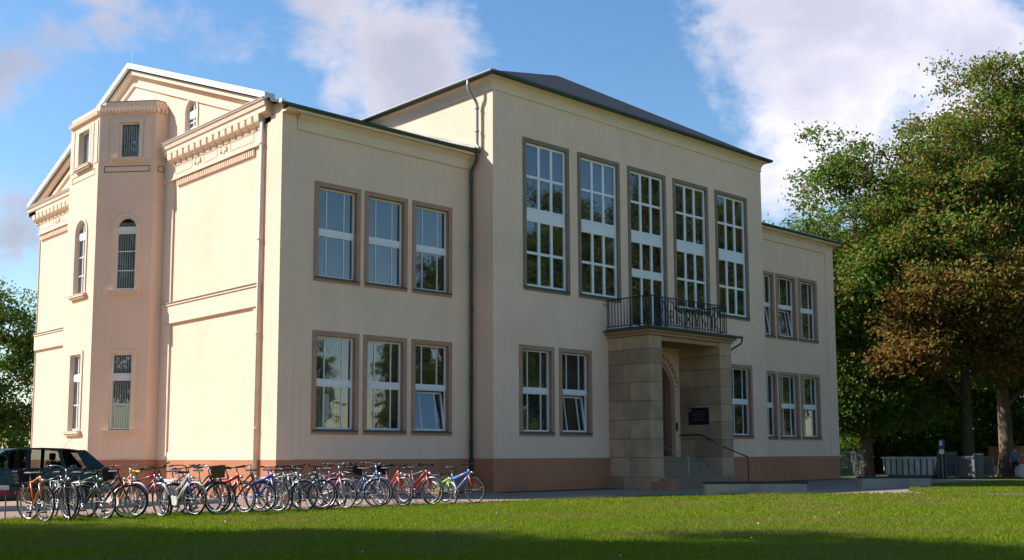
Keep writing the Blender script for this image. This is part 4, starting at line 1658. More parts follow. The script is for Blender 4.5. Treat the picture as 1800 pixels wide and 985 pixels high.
rg = np.random.default_rng(5)
gx, gy, gd = grass_points(rg, 620000, [LAWN, LAWN2], 10.5, 46, .56)
keep = ~((gx > 9.0) & (gd > 34) & (gy > -9))
GC = [(.135, .235, .010), (.165, .260, .012), (.200, .280, .016), (.110, .195, .010), (.245, .260, .030)]
blades('grass', rg, gx[keep], gy[keep], gd[keep], .020, .060, .0075, GC, 'short mown green grass of the lawn', 'grass')
# taller tufts at the edges of the lawn
ex, ey, ed = [], [], []
for (P, Q) in list(zip(LAWN[:13], LAWN[1:14])) + list(zip(LAWN2[:4], LAWN2[1:4])):
    m = int(math.hypot(Q[0] - P[0], Q[1] - P[1]) * 170)
    if m > 6000:
        continue
    t = rg.random(m)
    off = np.abs(rg.normal(size=m)) * .09
    ex.append(P[0] + (Q[0] - P[0]) * t + rg.normal(size=m) * .03)
    ey.append(P[1] + (Q[1] - P[1]) * t - off)
    ed.append(np.full(m, 26.0))
ex, ey, ed = map(np.concatenate, (ex, ey, ed))
blades('grass', rg, ex, ey, ed, .035, .10, .007, GC, 'longer tufts of grass along the edge of the lawn', 'grass')
# fallen leaves and daisies
m = 45
lx, ly, ld = grass_points(rg, m * 2, [LAWN, LAWN2], 11, 34, .55)
lm = MB()
tones = []
for i in range(len(lx)):
    s = .014 + .02 * rg.random()
    a = rg.random() * 6.28
    z = gz(lx[i], ly[i]) + .062 + .03 * rg.random()
    ca, sa = math.cos(a) * s, math.sin(a) * s
    q = rg.normal(size=4) * .018
    lm.add([(lx[i] - ca, ly[i] - sa, z + q[0]), (lx[i] + sa * .6, ly[i] - ca * .6, z + q[1]), (lx[i] + ca, ly[i] + sa, z + q[2]), (lx[i] - sa * .6, ly[i] + ca * .6, z + q[3])], [(0, 1, 2, 3)])
    c = [(.55, .52, .42), (.30, .18, .05), (.20, .11, .04), (.42, .36, .12)][rg.integers(0, 4)]
    tones += [(*c, 1)] * 4
lme = lm.mesh('fallen_leaves', recalc=False)
add_tone(lme, tones)
lme.materials.append(MATS['leaf'])
tag(link(bpy.data.objects.new('fallen_leaves', lme)), 'pale fallen leaves and small flowers scattered on the lawn', 'leaves', kind='stuff')

# ------------------------------------------------------------------ bicycles
mat('rubber', (.018, .018, .019), .8, .2, 20)
mat('alloy', (.42, .42, .44), .38, .05, 10, metal=.8)
mat('chrome', (.72, .72, .74), .2, .03, 10, metal=.9)
mat('saddle_black', (.016, .016, .018), .55, .1, 20)
mat('saddle_yellow', (.75, .52, .02), .5, .05, 20)
mat('saddle_brown', (.10, .055, .03), .6, .1, 20)
mat('guard_white', (.72, .70, .66), .4, .04, 10)
mat('wicker', (.16, .085, .045), .85, .3, 30)
mat('basket_black', (.02, .02, .022), .6, .1, 20)
mat('orange_reflector', (.70, .20, .02), .3, .05, 10)
mat('red_lamp', (.45, .02, .015), .3, .05, 10)
PAINT = {'orange': (.72, .17, .02), 'navy': (.018, .024, .05), 'green': (.05, .12, .06), 'black': (.012, .012, .014), 'salmon': (.80, .28, .15), 'magenta': (.36, .03, .11),
         'white': (.74, .74, .74), 'blue': (.03, .10, .55), 'red': (.55, .03, .025), 'scarlet': (.70, .06, .03), 'silver': (.42, .43, .45), 'teal': (.03, .10, .10),
         'lime': (.45, .65, .05), 'sky_blue': (.10, .25, .62), 'grey': (.12, .13, .14), 'maroon': (.20, .02, .04), 'darkgreen': (.015, .04, .028)}
for k, c in PAINT.items():
    mat('paint_' + k, c, .32, .04, 6, spec=.5)


def wheel_meshes(Rw):
    m = MB()
    m.torus((0, 0, 0), 1, Rw - .035, .011, 36, 6)
    m.cyl((0, -.035, 0), (0, .035, 0), .022, 10)
    for i in range(18):
        a = 2 * math.pi * i / 18
        b = a + (.35 if i % 2 else -.35)
        s = .025 if i % 4 < 2 else -.025
        m.tube([(.02 * math.cos(b), s, .02 * math.sin(b)), ((Rw - .04) * math.cos(a), 0, (Rw - .04) * math.sin(a))], .0022, 3, caps=False)
    w = m.mesh('wheel', smooth=True)
    w.materials.append(MATS['alloy'])
    t = MB().torus((0, 0, 0), 1, Rw - .016, .019, 36, 8).mesh('tyre', smooth=True)
    t.materials.append(MATS['rubber'])
    rf = MB().box(-.045, -.014, Rw * .52, .045, .014, Rw * .60).mesh('spoke_reflector')
    rf.materials.append(MATS['orange_reflector'])
    return w, t, rf


WH = {.33: wheel_meshes(.33), .26: wheel_meshes(.26)}


def arc_guard(cx, cz, Rg, a0, a1, wd=.05):
    m = MB()
    n = 14
    vs = []
    for i in range(n + 1):
        a = R(a0 + (a1 - a0) * i / n)
        for (dy, dr) in ((-wd / 2, -.012), (-wd / 4, .004), (wd / 4, .004), (wd / 2, -.012)):
            vs.append((cx + (Rg + dr) * math.cos(a), dy, cz + (Rg + dr) * math.sin(a)))
    fs = []
    for i in range(n):
        for j in range(3):
            fs.append((4 * i + j, 4 * i + j + 1, 4 * i + j + 5, 4 * i + j + 4))
    return m.add(vs, fs)


_sad = MB()
sv = []
prof = [(-.14, .075, .0), (-.10, .085, .012), (-.02, .062, .008), (.06, .030, .004), (.13, .018, 0), (.15, .008, -.006)]
for (x, w, z) in prof:
    sv += [(x, -w, z - .03), (x, -w * .85, z), (x, 0, z + .012), (x, w * .85, z), (x, w, z - .03)]
sf = [(5 * i + j, 5 * i + j + 1, 5 * i + j + 6, 5 * i + j + 5) for i in range(5) for j in range(4)]
sf += [(5 * i + 4, 5 * i, 5 * i + 5, 5 * i + 9) for i in range(5)] + [(0, 1, 2, 3, 4), (25, 29, 28, 27, 26)]
SADDLE = _sad.add(sv, sf)


def basket_mesh(w, l, h, material):
    m = MB()
    for z in (0, h * .33, h * .66, h):
        t = .82 + .18 * z / h
        m.tube([(-l / 2 * t, -w / 2 * t, z), (l / 2 * t, -w / 2 * t, z), (l / 2 * t, w / 2 * t, z), (-l / 2 * t, w / 2 * t, z)], .008 if z < h else .012, 4, closed=True)
    for i in range(9):
        u = -1 + 2 * i / 8
        for (ax, sg) in ((0, 1), (0, -1), (1, 1), (1, -1)):
            p0 = (u * l / 2 * .82, sg * w / 2 * .82, 0) if ax == 0 else (sg * l / 2 * .82, u * w / 2 * .82, 0)
            p1 = (u * l / 2, sg * w / 2, h) if ax == 0 else (sg * l / 2, u * w / 2, h)
            m.tube([p0, p1], .006, 3, caps=False)
    # woven body just inside the rods
    a = .80
    for (x0, y0, x1, y1) in ((-1, -1, 1, -1), (1, -1, 1, 1), (1, 1, -1, 1), (-1, 1, -1, -1)):
        m.add([(x0 * l / 2 * a, y0 * w / 2 * a, 0), (x1 * l / 2 * a, y1 * w / 2 * a, 0), (x1 * l / 2 * .97, y1 * w / 2 * .97, h), (x0 * l / 2 * .97, y0 * w / 2 * .97, h)], [(0, 1, 2, 3)])
    m.add([(-l / 2 * a, -w / 2 * a, .004), (l / 2 * a, -w / 2 * a, .004), (l / 2 * a, w / 2 * a, .004), (-l / 2 * a, w / 2 * a, .004)], [(0, 1, 2, 3)])
    me = m.mesh('basket', recalc=False)
    me.materials.append(MATS[material])
    return me


BASKET = {'wicker': basket_mesh(.34, .26, .24, 'wicker'), 'basket_black': basket_mesh(.34, .28, .22, 'basket_black')}


def bicycle(front, heading, steer, lean, style, paint, label, bars='flat', guards='alloy', saddle='saddle_black', basket=None, rear_basket=None,
            chain=None, carrier=True, fork_paint=None, small=False, height=1.0):
    refl = len(label) % 3 == 0
    """front = ground point under the front hub; heading in degrees, 0 = +x"""
    Rw = .26 if small else .33
    k = .78 if small else 1.0
    wb = 1.06 * k
    fh = Vector((wb / 2, 0, Rw))
    rh = Vector((-wb / 2, 0, Rw))
    h = R(heading)
    c = Vector((front[0], front[1], 0)) - Vector((math.cos(h), math.sin(h), 0)) * (wb / 2)
    root = empty('bicycle', (c.x, c.y, gz(c.x, c.y) + .012))
    root.matrix_world = Matrix.Translation(root.location) @ Matrix.Rotation(h, 4, 'Z') @ Matrix.Rotation(R(lean), 4, 'X')
    tag(root, label, 'bicycle', 'bicycles parked in a row at the edge of the lawn')
    P = 'paint_' + paint
    bb = Vector((-.09 * k, 0, .285 * k))
    stt = Vector((-.24 * k, 0, .74 * k * height))
    ht = Vector((.345 * k, 0, .85 * k))
    hb = Vector((.385 * k, 0, .71 * k))
    fr = MB()
    r = .0185
    fr.tube([bb, stt], r * .95, 8)
    fr.tube([hb + Vector((.012, 0, -.03)), ht], r * 1.15, 8)
    if style == 'diamond':
        fr.tube([stt + (bb - stt) * .06, ht + (hb - ht) * .12], r, 8)
        fr.tube([bb, hb], r * 1.25, 8)
    elif style == 'fat':
        fr.tube([stt + (bb - stt) * .3, hb.lerp(ht, .5)], r * 1.9, 8)
        fr.tube([bb + Vector((0, 0, .05)), hb], r * 1.7, 8)
    else:                                            # step-through
        m1 = bb.lerp(hb, .5) + Vector((-.03, 0, .02))
        fr.tube([bb, m1, hb], r * 1.25, 8)
        fr.tube([stt + (bb - stt) * .55, m1 + Vector((-.02, 0, .11)), ht + (hb - ht) * .1], r, 8)
    for s in (-1, 1):
        fr.tube([bb + Vector((0, s * .03, 0)), rh + Vector((0, s * .06, 0))], r * .55, 6)
        fr.tube([stt + (bb - stt) * .12 + Vector((0, s * .02, 0)), rh + Vector((0, s * .06, 0))], r * .5, 6)
    fr.build('frame', P, root, smooth=True)
    # steered assembly
    ax = (ht - hb).normalized()
    MS = Matrix.Translation(hb) @ Matrix.Rotation(R(steer), 4, ax) @ Matrix.Translation(-hb)

    def steerit(o, M=Matrix()):
        o.matrix_local = MS @ M
        return o
    fk = MB()
    for s in (-1, 1):
        fk.tube([hb + Vector((.0, s * .045, -.02)), hb.lerp(fh, .55) + Vector((-.012, s * .05, 0)), fh + Vector((0, s * .05, 0))], [r * .8, r * .7, r * .5], 6)
    fk.tube([hb + Vector((0, -.05, -.015)), hb + Vector((0, .05, -.015))], r * .8, 6)
    steerit(fk.build('fork', 'paint_' + fork_paint if fork_paint else P, root, smooth=True))
    w_, t_, rf_ = WH[Rw]
    for (p, st) in ((fh, True), (rh, False)):
        w = inst('wheel', w_, root, p)
        if st:
            steerit(w, Matrix.Translation(p) @ Matrix.Rotation(1.1, 4, 'Y'))
        inst('tyre', t_, w)
        if refl:
            inst('spoke_reflector', rf_, w, (0, 0, 0), (0, .6, 0))
    hz = ht.z + (.11 if bars == 'flat' else .12) * k
    hx = ht.x - .03
    hbm = MB()
    hbm.tube([ht, (hx, 0, hz)], .013, 6)
    if bars == 'flat':
        run = [(hx - .02, -.30 * k, hz + .02), (hx + .02, -.10, hz), (hx + .02, .10, hz), (hx - .02, .30 * k, hz + .02)]
        g = [((hx - .02, s * .30 * k, hz + .02), (hx - .008, s * .20 * k, hz + .013)) for s in (-1, 1)]
    elif bars == 'drop':
        run = [(hx + .0, -.20, hz - .12), (hx + .09, -.20, hz - .09), (hx + .09, -.20, hz), (hx, -.19, hz + .01), (hx, .19, hz + .01), (hx + .09, .20, hz), (hx + .09, .20, hz - .09), (hx, .20, hz - .12)]
        g = [((hx, s * .20, hz - .12), (hx + .06, s * .20, hz - .10)) for s in (-1, 1)]
    else:
        run = [(hx - .24, -.27, hz + .04), (hx - .10, -.27, hz + .05), (hx + .03, -.17, hz + .06), (hx + .03, -.04, hz), (hx + .03, .04, hz), (hx + .03, .17, hz + .06), (hx - .10, .27, hz + .05), (hx - .24, .27, hz + .04)]
        g = [((hx - .25, s * .27, hz + .04), (hx - .13, s * .27, hz + .048)) for s in (-1, 1)]
    hbm.tube(bend(run, .06, 3), .0115, 6)
    ho = steerit(hbm.build('handlebar', 'alloy' if bars == 'up' and len(label) % 2 else 'saddle_black', root, smooth=True))
    for a, b in g:
        MB().tube([a, b], .018, 8).build('grip', 'saddle_black', ho, smooth=True)
    for s in (-1, 1):
        MB().tube([(hx + .01, s * .19 * k, hz), (hx + .055, s * .24 * k, hz - .03)], .006, 5).build('brake_lever', 'iron_dark', ho)
    # saddle
    sp = MB().tube([stt + Vector((.02, 0, -.03)), stt + Vector((-.035, 0, .13 * k))], .013, 8).build('seat_post', 'alloy', root, smooth=True)
    so = SADDLE.build('saddle', saddle, root, smooth=True)
    so.location = stt + Vector((-.03, 0, .165 * k))
    # cranks, chain
    ck = MB()
    ck.torus((bb.x, -.05, bb.z), 1, .075, .008, 18, 5)
    ck.tube([(bb.x, -.065, bb.z), (bb.x + .12, -.075, bb.z - .11)], .011, 6)
    ck.tube([(bb.x, .065, bb.z), (bb.x - .12, .075, bb.z + .11)], .011, 6)
    ck.cyl((bb.x, -.06, bb.z), (bb.x, .06, bb.z), .022, 8)
    ck.tube([(bb.x, -.05, bb.z + .075), (rh.x, -.05, rh.z + .035)], .005, 4)
    ck.tube([(bb.x, -.05, bb.z - .075), (rh.x, -.05, rh.z - .035)], .005, 4)
    ck.build('crankset', 'alloy', root, smooth=True)
    for s, dx, dz in ((-1, .12, -.11), (1, -.12, .11)):
        MB().box(bb.x + dx - .045, min(s * .08, s * .17), bb.z + dz - .012, bb.x + dx + .045, max(s * .08, s * .17), bb.z + dz + .012).build('pedal', 'saddle_black', root)
    if chain:
        gd = MB()
        pr = [(bb.x + .10, bb.z), (bb.x + .07, bb.z + .085), (bb.x, bb.z + .105), (rh.x + .10, rh.z + .055), (rh.x, rh.z + .05), (rh.x, rh.z - .04), (bb.x, bb.z - .10), (bb.x + .07, bb.z - .07)]
        for sd in (-.075, .062):
            gd.extr(pr, 1, sd, sd + .008)
        gd.build('chain_guard', chain if chain in MATS else 'paint_' + chain, root)
    if guards:
        mt = guards if guards in MATS else 'paint_' + guards
        arc_guard(rh.x, rh.z, Rw + .025, 15, 200).build('mudguard', mt, root, smooth=True)
        steerit(arc_guard(fh.x, fh.z, Rw + .025, 20, 165).build('mudguard', mt, root, smooth=True))
    if carrier and not small:
        cr = MB()
        z = rh.z + Rw + .055
        for s in (-.055, 0, .055):
            cr.tube([(rh.x - .20, s, z), (stt.x - .03, s * .6, z + .01)], .006, 5)
        cr.tube([(rh.x - .20, -.055, z), (rh.x - .20, .055, z)], .006, 5)
        for s in (-1, 1):
            cr.tube([(rh.x - .10, s * .055, z), (rh.x, s * .065, rh.z)], .005, 5)
        cr.build('carrier', 'alloy', root, smooth=True)
    if rear_basket:
        o = inst('basket', BASKET[rear_basket], root, (rh.x - .05, 0, rh.z + Rw + .062))
    if basket:
        steerit(inst('basket', BASKET[basket], root), Matrix.Translation((hx + .20, 0, hz - .20)))
    ll = MB()
    ll.cyl((hb.x + .045, 0, hb.z + .06), (hb.x + .10, 0, hb.z + .055), .032, 10)
    steerit(ll.build('headlight', 'chrome', root, smooth=True))
    MB().box(rh.x - Rw - .045, -.02, rh.z + .16, rh.x - Rw - .015, .02, rh.z + .21).build('rear_light', 'red_lamp', root)
    MB().tube([(bb.x - .08, .04, bb.z - .02), (bb.x - .14, .20, -.005 + .22 * math.tan(R(-lean)) * .0)], .008, 5).build('kickstand', 'alloy', root)
    return root


BY = -6.25
bicycle((-8.66, BY - .1), -92, 12, 4, 'diamond', 'orange', 'orange bicycle, first in the row beside the red and white sign', rear_basket='basket_black', guards=None)
bicycle((-8.28, BY - .2), -70, -38, 3, 'diamond', 'navy', 'dark blue bicycle with turned front wheel just right of the orange one', guards=None, saddle='saddle_black')
bicycle((-7.56, BY - .1), -78, 8, 4, 'diamond', 'green', 'green bicycle with wide flat bars in front of the dark car tail', guards=None, carrier=False)
bicycle((-7.02, BY - .1), -60, 46, 12, 'step', 'black', 'black bicycle leaning over right of the green one', bars='flat', guards='black', fork_paint='black')
bicycle((-6.62, BY + .55), -82, 10, 3, 'step', 'salmon', 'salmon bicycle with white chain guard and black rear basket', chain='guard_white', rear_basket='basket_black', guards='guard_white', bars='up')
bicycle((-6.40, BY - .1), -80, -6, 4, 'diamond', 'magenta', 'magenta and white bicycle with yellow saddle', saddle='saddle_yellow', bars='flat', fork_paint='magenta', guards='guard_white')
bicycle((-6.10, BY + .3), -66, -34, 2, 'step', 'darkgreen', 'dark green bicycle half hidden behind the one with the yellow saddle', guards='black', bars='up')
bicycle((-5.66, BY - .05), -84, 10, 3, 'step', 'white', 'white bicycle with blue fork left of the wicker basket', fork_paint='blue', chain='guard_white', bars='up', guards='guard_white')
bicycle((-5.12, BY - .15), -58, 40, 13, 'step', 'black', 'black bicycle with wicker basket on the handlebar', basket='wicker', bars='up', guards='black')
bicycle((-4.56, BY - .1), -80, 8, 4, 'fat', 'red', 'red and white full suspension bicycle right of the wicker basket', guards=None, carrier=False, fork_paint='red', saddle='saddle_black')
bicycle((-4.14, BY - .1), -62, 44, 12, 'step', 'black', 'black bicycle with high raised handlebar before the wall downpipe', bars='up', guards='black', height=1.1)
bicycle((-3.72, BY - .05), -78, 6, 3, 'fat', 'blue', 'bright blue bicycle with thick frame tubes', guards=None, carrier=False, fork_paint='silver')
bicycle((-3.42, BY + .1), -88, -12, -2, 'diamond', 'grey', 'dark grey racing bicycle with drop bars', bars='drop', guards=None, carrier=False)
bicycle((-3.06, BY - .05), -74, 20, 5, 'diamond', 'silver', 'silver bicycle with black drop bars', bars='drop', guards='alloy')
bicycle((-2.52, BY + .05), -48, 14, 4, 'step', 'teal', 'teal bicycle with white chain guard and tall rear wheel', chain='guard_white', guards='alloy', bars='flat')
bicycle((-1.96, BY - .05), -86, 12, 3, 'diamond', 'maroon', 'maroon bicycle with silver curved handlebar', bars='up', guards='alloy', fork_paint='silver')
bicycle((-1.66, BY + .55), -98, -10, -3, 'step', 'magenta', 'magenta bicycle hidden between the maroon and the black one', bars='flat', guards='black')
bicycle((-1.62, -5.32), 124, 10, 4, 'diamond', 'black', 'black bicycle parked the other way round with rear wheel to the lawn', bars='up', guards='alloy', rear_basket=None)
bicycle((-.66, BY + .35), -92, 18, 2, 'step', 'sky_blue', 'pale blue bicycle behind the reversed black one', rear_basket='basket_black', bars='up')
bicycle((-.30, BY - .05), -98, 16, 4, 'step', 'scarlet', 'red bicycle seen end on with flat black handlebar', guards='alloy', basket=None, rear_basket='basket_black')
bicycle((.60, BY - .05), -82, 4, 4, 'step', 'red', 'red bicycle with silver mudguards and black saddle seen from its side', guards='alloy', bars='flat')
bicycle((.95, BY + .5), -90, 10, -2, 'diamond', 'grey', 'dark bicycle half hidden behind the side-on red one', guards=None)
bicycle((1.28, BY - .0), -92, -14, 3, 'fat', 'lime', 'small lime green child bicycle', guards='guard_white', carrier=False, small=True)
bicycle((1.92, BY - .1), -84, 6, 4, 'fat', 'sky_blue', 'blue bicycle with orange fork, last in the row', guards=None, carrier=False, fork_paint='scarlet')

for (x, y, hd, st, ln, sty, pc, lab, kw) in (
        (-7.95, BY + .62, -96, 14, 2, 'step', 'grey', 'dark grey bicycle half hidden between the dark blue and the green one', dict(bars='up', guards='black')),
        (-5.40, BY + .66, -100, -20, 3, 'diamond', 'navy', 'dark blue bicycle in the second row behind the wicker basket', dict(guards='black')),
        (-4.86, BY + .58, -88, 18, -2, 'step', 'black', 'black bicycle tucked in left of the red and white one', dict(bars='flat', guards='black')),
        (-2.80, BY + .62, -96, -16, 2, 'step', 'darkgreen', 'dark green bicycle in the second row left of the teal one', dict(bars='flat', guards='black')),
        (-2.24, BY + .5, -84, 22, 3, 'diamond', 'black', 'black bicycle in the second row right of the teal one', dict(bars='flat', guards=None)),
        (.16, BY + .55, -94, 12, 2, 'step', 'black', 'black bicycle between the two red ones', dict(bars='flat', guards='black'))):
    bicycle((x, y), hd, st, ln, sty, pc, lab, **kw)

# ------------------------------------------------------------------ parked cars
mat('car_green', (.006, .024, .021), .25, .03, 4, spec=.45)
mat('car_silver', (.34, .36, .38), .25, .03, 4, spec=.6, metal=.3)
mat('car_black', (.012, .012, .013), .6, .1, 8)
mat('seat_cloth', (.03, .032, .035), .9, .1, 8)
mat('rim_alloy', (.42, .43, .44), .35, .05, 8, metal=.6)


def smooth_box_mesh(poly, half, material, name, parent, bev=.05, taper=None):
    """side outline extruded across the car, edges rounded"""
    bm = bmesh.new()
    n = len(poly)
    a = [bm.verts.new((p[0], -half, p[1])) for p in poly]
    b = [bm.verts.new((p[0], half, p[1])) for p in poly]
    bm.faces.new(a)
    bm.faces.new(b[::-1])
    for i in range(n):
        bm.faces.new((a[i], b[i], b[(i + 1) % n], a[(i + 1) % n]))
    bm.normal_update()
    ed = [e for e in bm.edges if abs(e.verts[0].co.y - e.verts[1].co.y) < 1e-6]
    bmesh.ops.bevel(bm, geom=ed, offset=bev, segments=3, affect='EDGES', profile=.6)
    if taper:
        for v in bm.verts:
            v.co.y *= taper(v.co.x, v.co.z)
    bmesh.ops.recalc_face_normals(bm, faces=bm.faces[:])
    bmesh.ops.triangulate(bm, faces=[f for f in bm.faces if len(f.verts) > 4])
    me = bpy.data.meshes.new(name)
    bm.to_mesh(me)
    bm.free()
    me.polygons.foreach_set('use_smooth', [True] * len(me.polygons))
    me.set_sharp_from_angle(angle=R(38))
    me.materials.append(MATS[material])
    return inst(name, me, parent)


def arc_pts(cx, cz, r, a0, a1, n):
    return [(cx + r * math.cos(R(a0 + (a1 - a0) * i / n)), cz + r * math.sin(R(a0 + (a1 - a0) * i / n))) for i in range(n + 1)]


def car(loc, rz, paint, label):
    root = empty('parked_car', loc, rz)
    tag(root, label, 'car', 'cars parked beside the school')
    low = [(-1.93, .34), (-1.97, .52), (-1.96, .70), (-1.90, .93), (-1.0, .955), (.6, .93), (1.02, .91), (1.45, .84), (1.84, .73), (1.97, .58), (1.98, .36), (1.90, .22)]
    low = [(-1.88, .24)] + low + [(1.60, .20)] + arc_pts(1.24, .30, .35, -16, 196, 12) + [(.85, .19), (-.80, .19)] + arc_pts(-1.22, .30, .35, -16, 196, 12)
    tp = lambda x, z: (1 - .10 * max(0, (abs(x) - 1.3) / .7) ** 2) * (1 - .05 * max(0, (z - .6) / .4))
    body = smooth_box_mesh(low, .82, paint, 'body', root, .045, tp)
    RY_, BYc = .565, .755
    # roof with front and rear headers
    roof = [(-1.44, 1.30), (-1.30, 1.365), (-1.0, 1.405), (-.4, 1.425), (.15, 1.41), (.42, 1.36), (.40, 1.32), (.1, 1.365), (-.4, 1.38), (-1.0, 1.36), (-1.28, 1.315)]
    smooth_box_mesh(roof, RY_ + .03, paint, 'roof', root, .018)
    def pillar(x0, x1, top0, top1, s, nm='pillar', material=paint, zt=1.37):
        m = MB()
        for dy in (0, .045):
            pass
        q0 = [(x0, s * BYc, .93), (x1, s * BYc, .93), (top1, s * RY_, zt), (top0, s * RY_, zt)]
        q1 = [(x, y - s * .05, z) for x, y, z in q0]
        m.add(q0 + q1, [(0, 1, 2, 3), (4, 5, 6, 7), (0, 1, 5, 4), (1, 2, 6, 5), (2, 3, 7, 6), (3, 0, 4, 7)])
        m.build(nm, material, root)
    for s in (-1, 1):
        pillar(1.02, 1.10, .36, .42, s)
        pillar(-.10, .02, -.16, -.06, s, material='car_black')
        pillar(-.92, -.84, -.86, -.78, s)
        pillar(-1.90, -1.42, -1.44, -1.22, s)
        for (x0, x1, t0, t1) in ((.03, 1.0, -.05, .35), (-.83, -.11, -.77, -.17), (-1.41, -.93, -1.21, -.87)):
            m = MB()
            q = [(x0, s * (BYc - .012), .935), (x1, s * (BYc - .012), .935), (t1, s * (RY_ - .008), 1.365), (t0, s * (RY_ - .008), 1.365)]
            m.add(q, [(0, 1, 2, 3)])
            m.build('side_window', 'car_glass', root, recalc=False)
        MB().box(.78, min(s * .80, s * .95), .95, .90, max(s * .80, s * .95), 1.06).build('mirror', paint, root)
        MB().box(-1.975, min(s * .60, s * .80), .62, -1.86, max(s * .60, s * .80), .90).build('tail_light', 'red_lamp', root)
        MB().box(1.90, min(s * .45, s * .76), .56, 1.975, max(s * .45, s * .76), .70).build('headlight', 'chrome', root)
        for xh in (.55, -.35):
            MB().box(xh - .02, min(s * .80, s * .838), .80, xh + .12, max(s * .80, s * .838), .83).build('door_handle', 'car_black', root)
        MB().box(-.95, min(s * .81, s * .835), .52, 1.0 if True else 0, max(s * .81, s * .835), .57).build('trim_strip', 'car_black', root)
    MB().add([(1.06, -.72, .935), (1.06, .72, .935), (.41, .54, 1.36), (.41, -.54, 1.36)], [(0, 1, 2, 3)]).build('windscreen', 'car_glass', root, recalc=False)
    MB().add([(-1.88, -.70, .95), (-1.88, .70, .95), (-1.43, .54, 1.31), (-1.43, -.54, 1.31)], [(0, 1, 2, 3)]).build('rear_window', 'car_glass', root, recalc=False)
    MB().box(-2.01, -.74, .34, -1.93, .74, .52).build('bumper', 'car_black', root)
    MB().box(1.93, -.74, .30, 2.02, .74, .48).build('bumper', 'car_black', root)
    MB().tube([(-1.1, .0, 1.40), (-1.32, .0, 1.66)], .005, 4).build('aerial', 'car_black', root)
    for xs in (.25, -.75):
        for y in (-.36, .36):
            m = MB()
            m.cbox(xs - .30, y - .24, .55, xs - .16, y + .24, 1.10, .04)
            m.cbox(xs - .29, y - .13, 1.12, xs - .20, y + .13, 1.30, .03)
            m.box(xs - .26, y - .02, 1.05, xs - .24, y + .02, 1.14)
            m.build('seat', 'seat_cloth', root)
    MB().torus((.55, .36, .98), 1, .17, .015, 20, 6).build('steering_wheel', 'car_black', root)
    tyre = MB()
    prof = [(.17, -.085), (.285, -.09), (.30, -.07), (.30, .07), (.285, .09), (.17, .085)]
    n = 28
    vs = []
    for i in range(n):
        a = 2 * math.pi * i / n
        vs += [(rr * math.cos(a), y, rr * math.sin(a)) for rr, y in prof]
    k = len(prof)
    tyre.add(vs, [(i * k + j, i * k + j + 1, ((i + 1) % n) * k + j + 1, ((i + 1) % n) * k + j) for i in range(n) for j in range(k - 1)])
    tme = tyre.mesh('tyre', smooth=True)
    tme.materials.append(MATS['rubber'])
    rim = MB().cyl((0, -.055, 0), (0, .055, 0), .175, 24)
    for i in range(7):
        a = 2 * math.pi * i / 7
        rim.tube([(0, -.06, 0), (.165 * math.cos(a), -.062, .165 * math.sin(a))], .02, 5)
        rim.tube([(0, .06, 0), (.165 * math.cos(a), .062, .165 * math.sin(a))], .02, 5)
    rme = rim.mesh('rim')
    rme.materials.append(MATS['rim_alloy'])
    for x in (1.24, -1.22):
        for y in (-.73, .73):
            w = inst('wheel', rme, root, (x, y, .30))
            inst('tyre', tme, w)
    return root


car((-7.08, .05, .01), math.pi, 'car_green', 'dark green hatchback parked behind the bicycles, cut by the left edge')
car((-2.4, 27.5, .0), math.pi * .9, 'car_silver', 'silver car of which only the roof shows behind the dark green one')

# ------------------------------------------------------------------ small things in the grounds
mat('sign_red', (.55, .02, .03), .4, .05, 8)
mat('sign_white', (.75, .73, .72), .4, .05, 8)
mat('sign_blue', (.02, .05, .22), .4, .05, 8)
mat('rust', (.12, .07, .04), .7, .2, 10)
mat('skip_grey', (.70, .71, .72), .55, .10, 3, color2=(.36, .33, .30), c2scale=2.0, c2amt=.5)
mat('skip_dark', (.10, .12, .13), .6, .15, 4)
mat('gate_grey', (.13, .14, .145), .6, .12, 5)
mat('fence_grey', (.26, .28, .29), .5, .1, 5)
mat('brick', (.30, .13, .06), .9, .15, 3, .4, 30)
mat('pale_stone', (.62, .52, .44), .9, .12, 4, .4, 20)
mat('skin', (.50, .29, .20), .55, .04, 10)
mat('hair', (.03, .02, .015), .7, .1, 30)
mat('shirt', (.16, .15, .36), .85, .08, 12)
mat('trousers', (.012, .018, .032), .85, .1, 12)

s_ = empty('warning_sign', (-9.42, -5.45, 0))
tag(s_, 'small red and white board on thin posts at the left edge', 'sign')
MB().tube([(-.50, 0, 0), (-.50, 0, .66)], .012, 6).build('post', 'rust', s_)
MB().tube([(.36, 0, 0), (.36, 0, .66)], .012, 6).build('post', 'rust', s_)
MB().cbox(-.62, -.03, .52, .42, -.012, .60, .004).build('board', 'sign_red', s_)
MB().cbox(-.62, -.03, .603, .42, -.012, .68, .004).build('board', 'sign_white', s_)
s_.rotation_euler = (0, 0, R(-43))


def bench(p0, p1, h, label):
    p0, p1 = Vector(p0), Vector(p1)
    d = p1 - p0
    o = empty('concrete_bench', (p0.x, p0.y, gz(*((p0 + p1) / 2)) - .03), math.atan2(d.y, d.x))
    L = d.length
    MB().cbox(0, 0, 0, L, .48, h, .02).build('base', 'concrete', o)
    MB().cbox(-.02, -.02, h + .003, L + .02, .50, h + .05, .012).build('seat', 'dark_cap', o)
    return tag(o, label, 'bench', 'low concrete benches on the forecourt')


bench((7.55, -9.35), (9.62, -11.12), .33, 'longer low concrete bench with dark seat before the portico')
bench((14.75, -9.9), (16.35, -11.35), .34, 'shorter low concrete bench with dark seat near the right tree')

